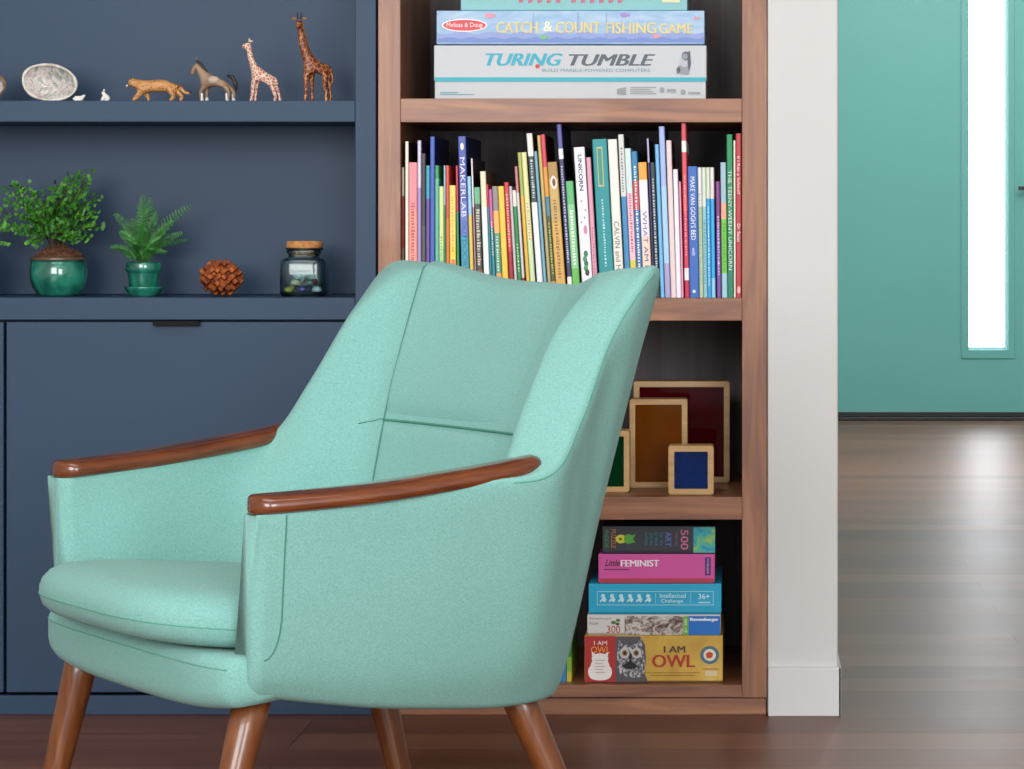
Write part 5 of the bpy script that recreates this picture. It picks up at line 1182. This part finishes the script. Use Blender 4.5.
# a third fern outside the left border; only a few of its leaves reach into view
p3 = thing('potted_fern', 'fern cut off by the left border, a few leaves showing', 'potted plant', (P(-34, 0, Yp).x, Yp, Z_PL+0.0002), 'green potted ferns on the lower navy shelf')
for c in ('pot', 'pot_rim', 'mulch', 'bark_chips'):
    src = next(x for x in p1.children if x.name.split('.')[0] == c); q = src.copy(); C.objects.link(q); q.parent = p3
vs, fs, sv, sf = [], [], [], []
for tx, ty, td in ((39, 231, 0), (40, 244, -6), (34, 222, 6), (20, 205, 0), (-10, 195, 5), (-30, 210, -5), (30, 250, -12), (5, 215, -20)):
    base = Vector((rg.uniform(-5, 5)*k, 0, .078)); tip = Vector((tx*k, td*k, P(0, ty, Yp).z-Z_PL)); path = frond_path(base, tip, .01); n = len(path); tube_geo(path, .0005, 5, sv, sf)
    for i in range(6, n):
        for sd in (-1, 1):
            q = path[i]+Vector((sd*rg.uniform(.001, .004), rg.uniform(-.004, .003), rg.uniform(-.004, .004))); leaflet(vs, fs, q, Vector((sd, -.2, rg.uniform(-.8, .3))), Vector((rg.uniform(-.4, .4), -1, .4)), .0065, .0072, 'fan')
mesh_obj('foliage', vs, fs, [LEAF], p3); mesh_obj('stems', sv, sf, [STEM], p3)

# ------------------------------------------------------------------ burr puzzle and the corked jar
BUR = ramp_mat('burr_puzzle_wood', [(0.3, '541f0a'), (0.5, '853c12'), (0.68, 'b06026')], (30, 30, 30), 3.6, 3, 0.6, 0.0, 0.5, spec=0.2)
Yb = 0.075; kb = (CAM_D+Yb)/FPX
pz = thing('burr_puzzle', 'round interlocking orange-brown wooden burr puzzle between fern and jar', 'wooden puzzle', (P(221.5, 0, Yb).x, Yb, Z_PL+0.0002))
bm = bmesh.new(); a_ = 0.0072; RR = 21.5*kb
ROT = Matrix.Rotation(math.radians(8), 4, 'Z') @ Matrix.Rotation(math.radians(-14), 4, 'X') @ Matrix.Rotation(math.radians(45), 4, 'Y')
for i in range(-5, 6):
    for j in range(-5, 6):
        for l in range(-5, 6):
            if (i+j+l) % 2: continue
            v = Vector((i, j, l))*a_; q = ROT @ v
            nr = (abs(q.x/RR)**2.6+abs(q.y/RR)**2.6+abs(q.z/(RR*.86))**2.6)**(1/2.6)
            if nr > .86: continue
            h_ = [a_*.485]*3; h_[(i % 2+2*(l % 2)+j) % 3] = a_*.93
            bx(bm, v-Vector(h_), v+Vector(h_), 0.0006, 1, M=ROT)
zm = min(v.co.z for v in bm.verts)
for v in bm.verts: v.co.z -= zm
o = bm_obj('interlocked_pieces', bm, BUR, pz)
Yj = 0.075; kj = (CAM_D+Yj)/FPX
jar = thing('glass_jar', 'square glass jar with cork lid holding coloured pebbles', 'jar', (P(304.5, 0, Yj).x, Yj, Z_PL+0.0002))
GL = bpy.data.materials.new('aqua_clear_glass'); GL.use_nodes = True; b = GL.node_tree.nodes['Principled BSDF']
b.inputs['Base Color'].default_value = lin('cfe9e6'); b.inputs['Transmission Weight'].default_value = 1; b.inputs['Roughness'].default_value = 0.03; b.inputs['IOR'].default_value = 1.45
r_ = 23.6*kj
bd = lathe('jar_body', [(0, 0), (r_*.84, 0), (r_*.93, .0015), (r_*.97, .005), (r_*.97, .048), (r_*.93, .0535), (r_*.80, .0565), (r_*.66, .0575), (r_*.62, .0600), (r_*.64, .0625), (r_*.70, .0640), (r_*.71, .0665), (r_*.68, .0685), (r_*.58, .0685), (r_*.57, .0640), (r_*.56, .058), (r_*.76, .0545), (r_*.86, .0500), (r_*.885, .045), (r_*.885, .008), (r_*.80, .004), (0, .004)], GL, jar, seg=64, sq=5)
CORK = ramp_mat('cork', [(0.3, 'a5672f'), (0.6, 'c98f54'), (0.8, 'd9ab72')], (1, 1, 1), 160, 4, 0.8, bump=0.3)
ck = lathe('cork_lid', [(0, .060), (r_*.50, .060), (r_*.545, .0690), (r_*.66, .0695), (r_*.74, .0705), (r_*.755, .0730), (r_*.755, .0790), (r_*.73, .0810), (0, .0815)], CORK, jar, seg=48)
wire = mat('lid_ring', '3a4a4c', 0.3, 0.5, 0.8)
lathe('neck_ring', [(r_*.74, .0680), (r_*.79, .0685), (r_*.80, .0700), (r_*.785, .0712), (r_*.745, .0704)], wire, jar, seg=48)
cols = ['d8c03a', '4a3fa8', 'e6e6ee', 'c9b02f', '2f8f8a', 'b9a83a', 'e8ecec', '3a7fa0', '5a3a8a', 'd8d0b0', '2a6a6a', 'c8c838', '8a4a3a', 'e0e4e8']
nm = ['yellow', 'violet', 'white', 'gold', 'teal', 'olive yellow', 'milky', 'blue', 'purple', 'cream', 'dark teal', 'lime', 'brown', 'pale']
for j, c in enumerate(cols):
    if j < 9: x = (-14+14*(j % 3))*kj; y = (-12+12*(j//3))*kj; z = .0041
    else: q_ = j-9; x = (-8+14*(q_ % 2)+(3 if q_ > 2 else 0))*kj; y = (-7+12*(q_//2 % 2))*kj; z = .0143 if q_ < 4 else .0240
    pr_ = mat('pebble_'+c, c, 0.12, 0.5, coat=0.6)
    bm = bmesh.new(); bmesh.ops.create_icosphere(bm, subdivisions=2, radius=.0066)
    for v in bm.verts: v.co = Vector((v.co.x*1.15, v.co.y, v.co.z*.78))*(1+.12*noise.noise(v.co*300+Vector((j, 0, 0))))
    zmn = min(v.co.z for v in bm.verts)
    for v in bm.verts: v.co.z -= zmn
    pb = bm_obj('pebble', bm, pr_, None, (P(304.5, 0, Yj).x+x, Yj+y, Z_PL+0.0002+z), True)
    tag(pb, nm[j]+' polished pebble among the pile inside the corked glass jar', 'pebble', 'pebbles in the glass jar')
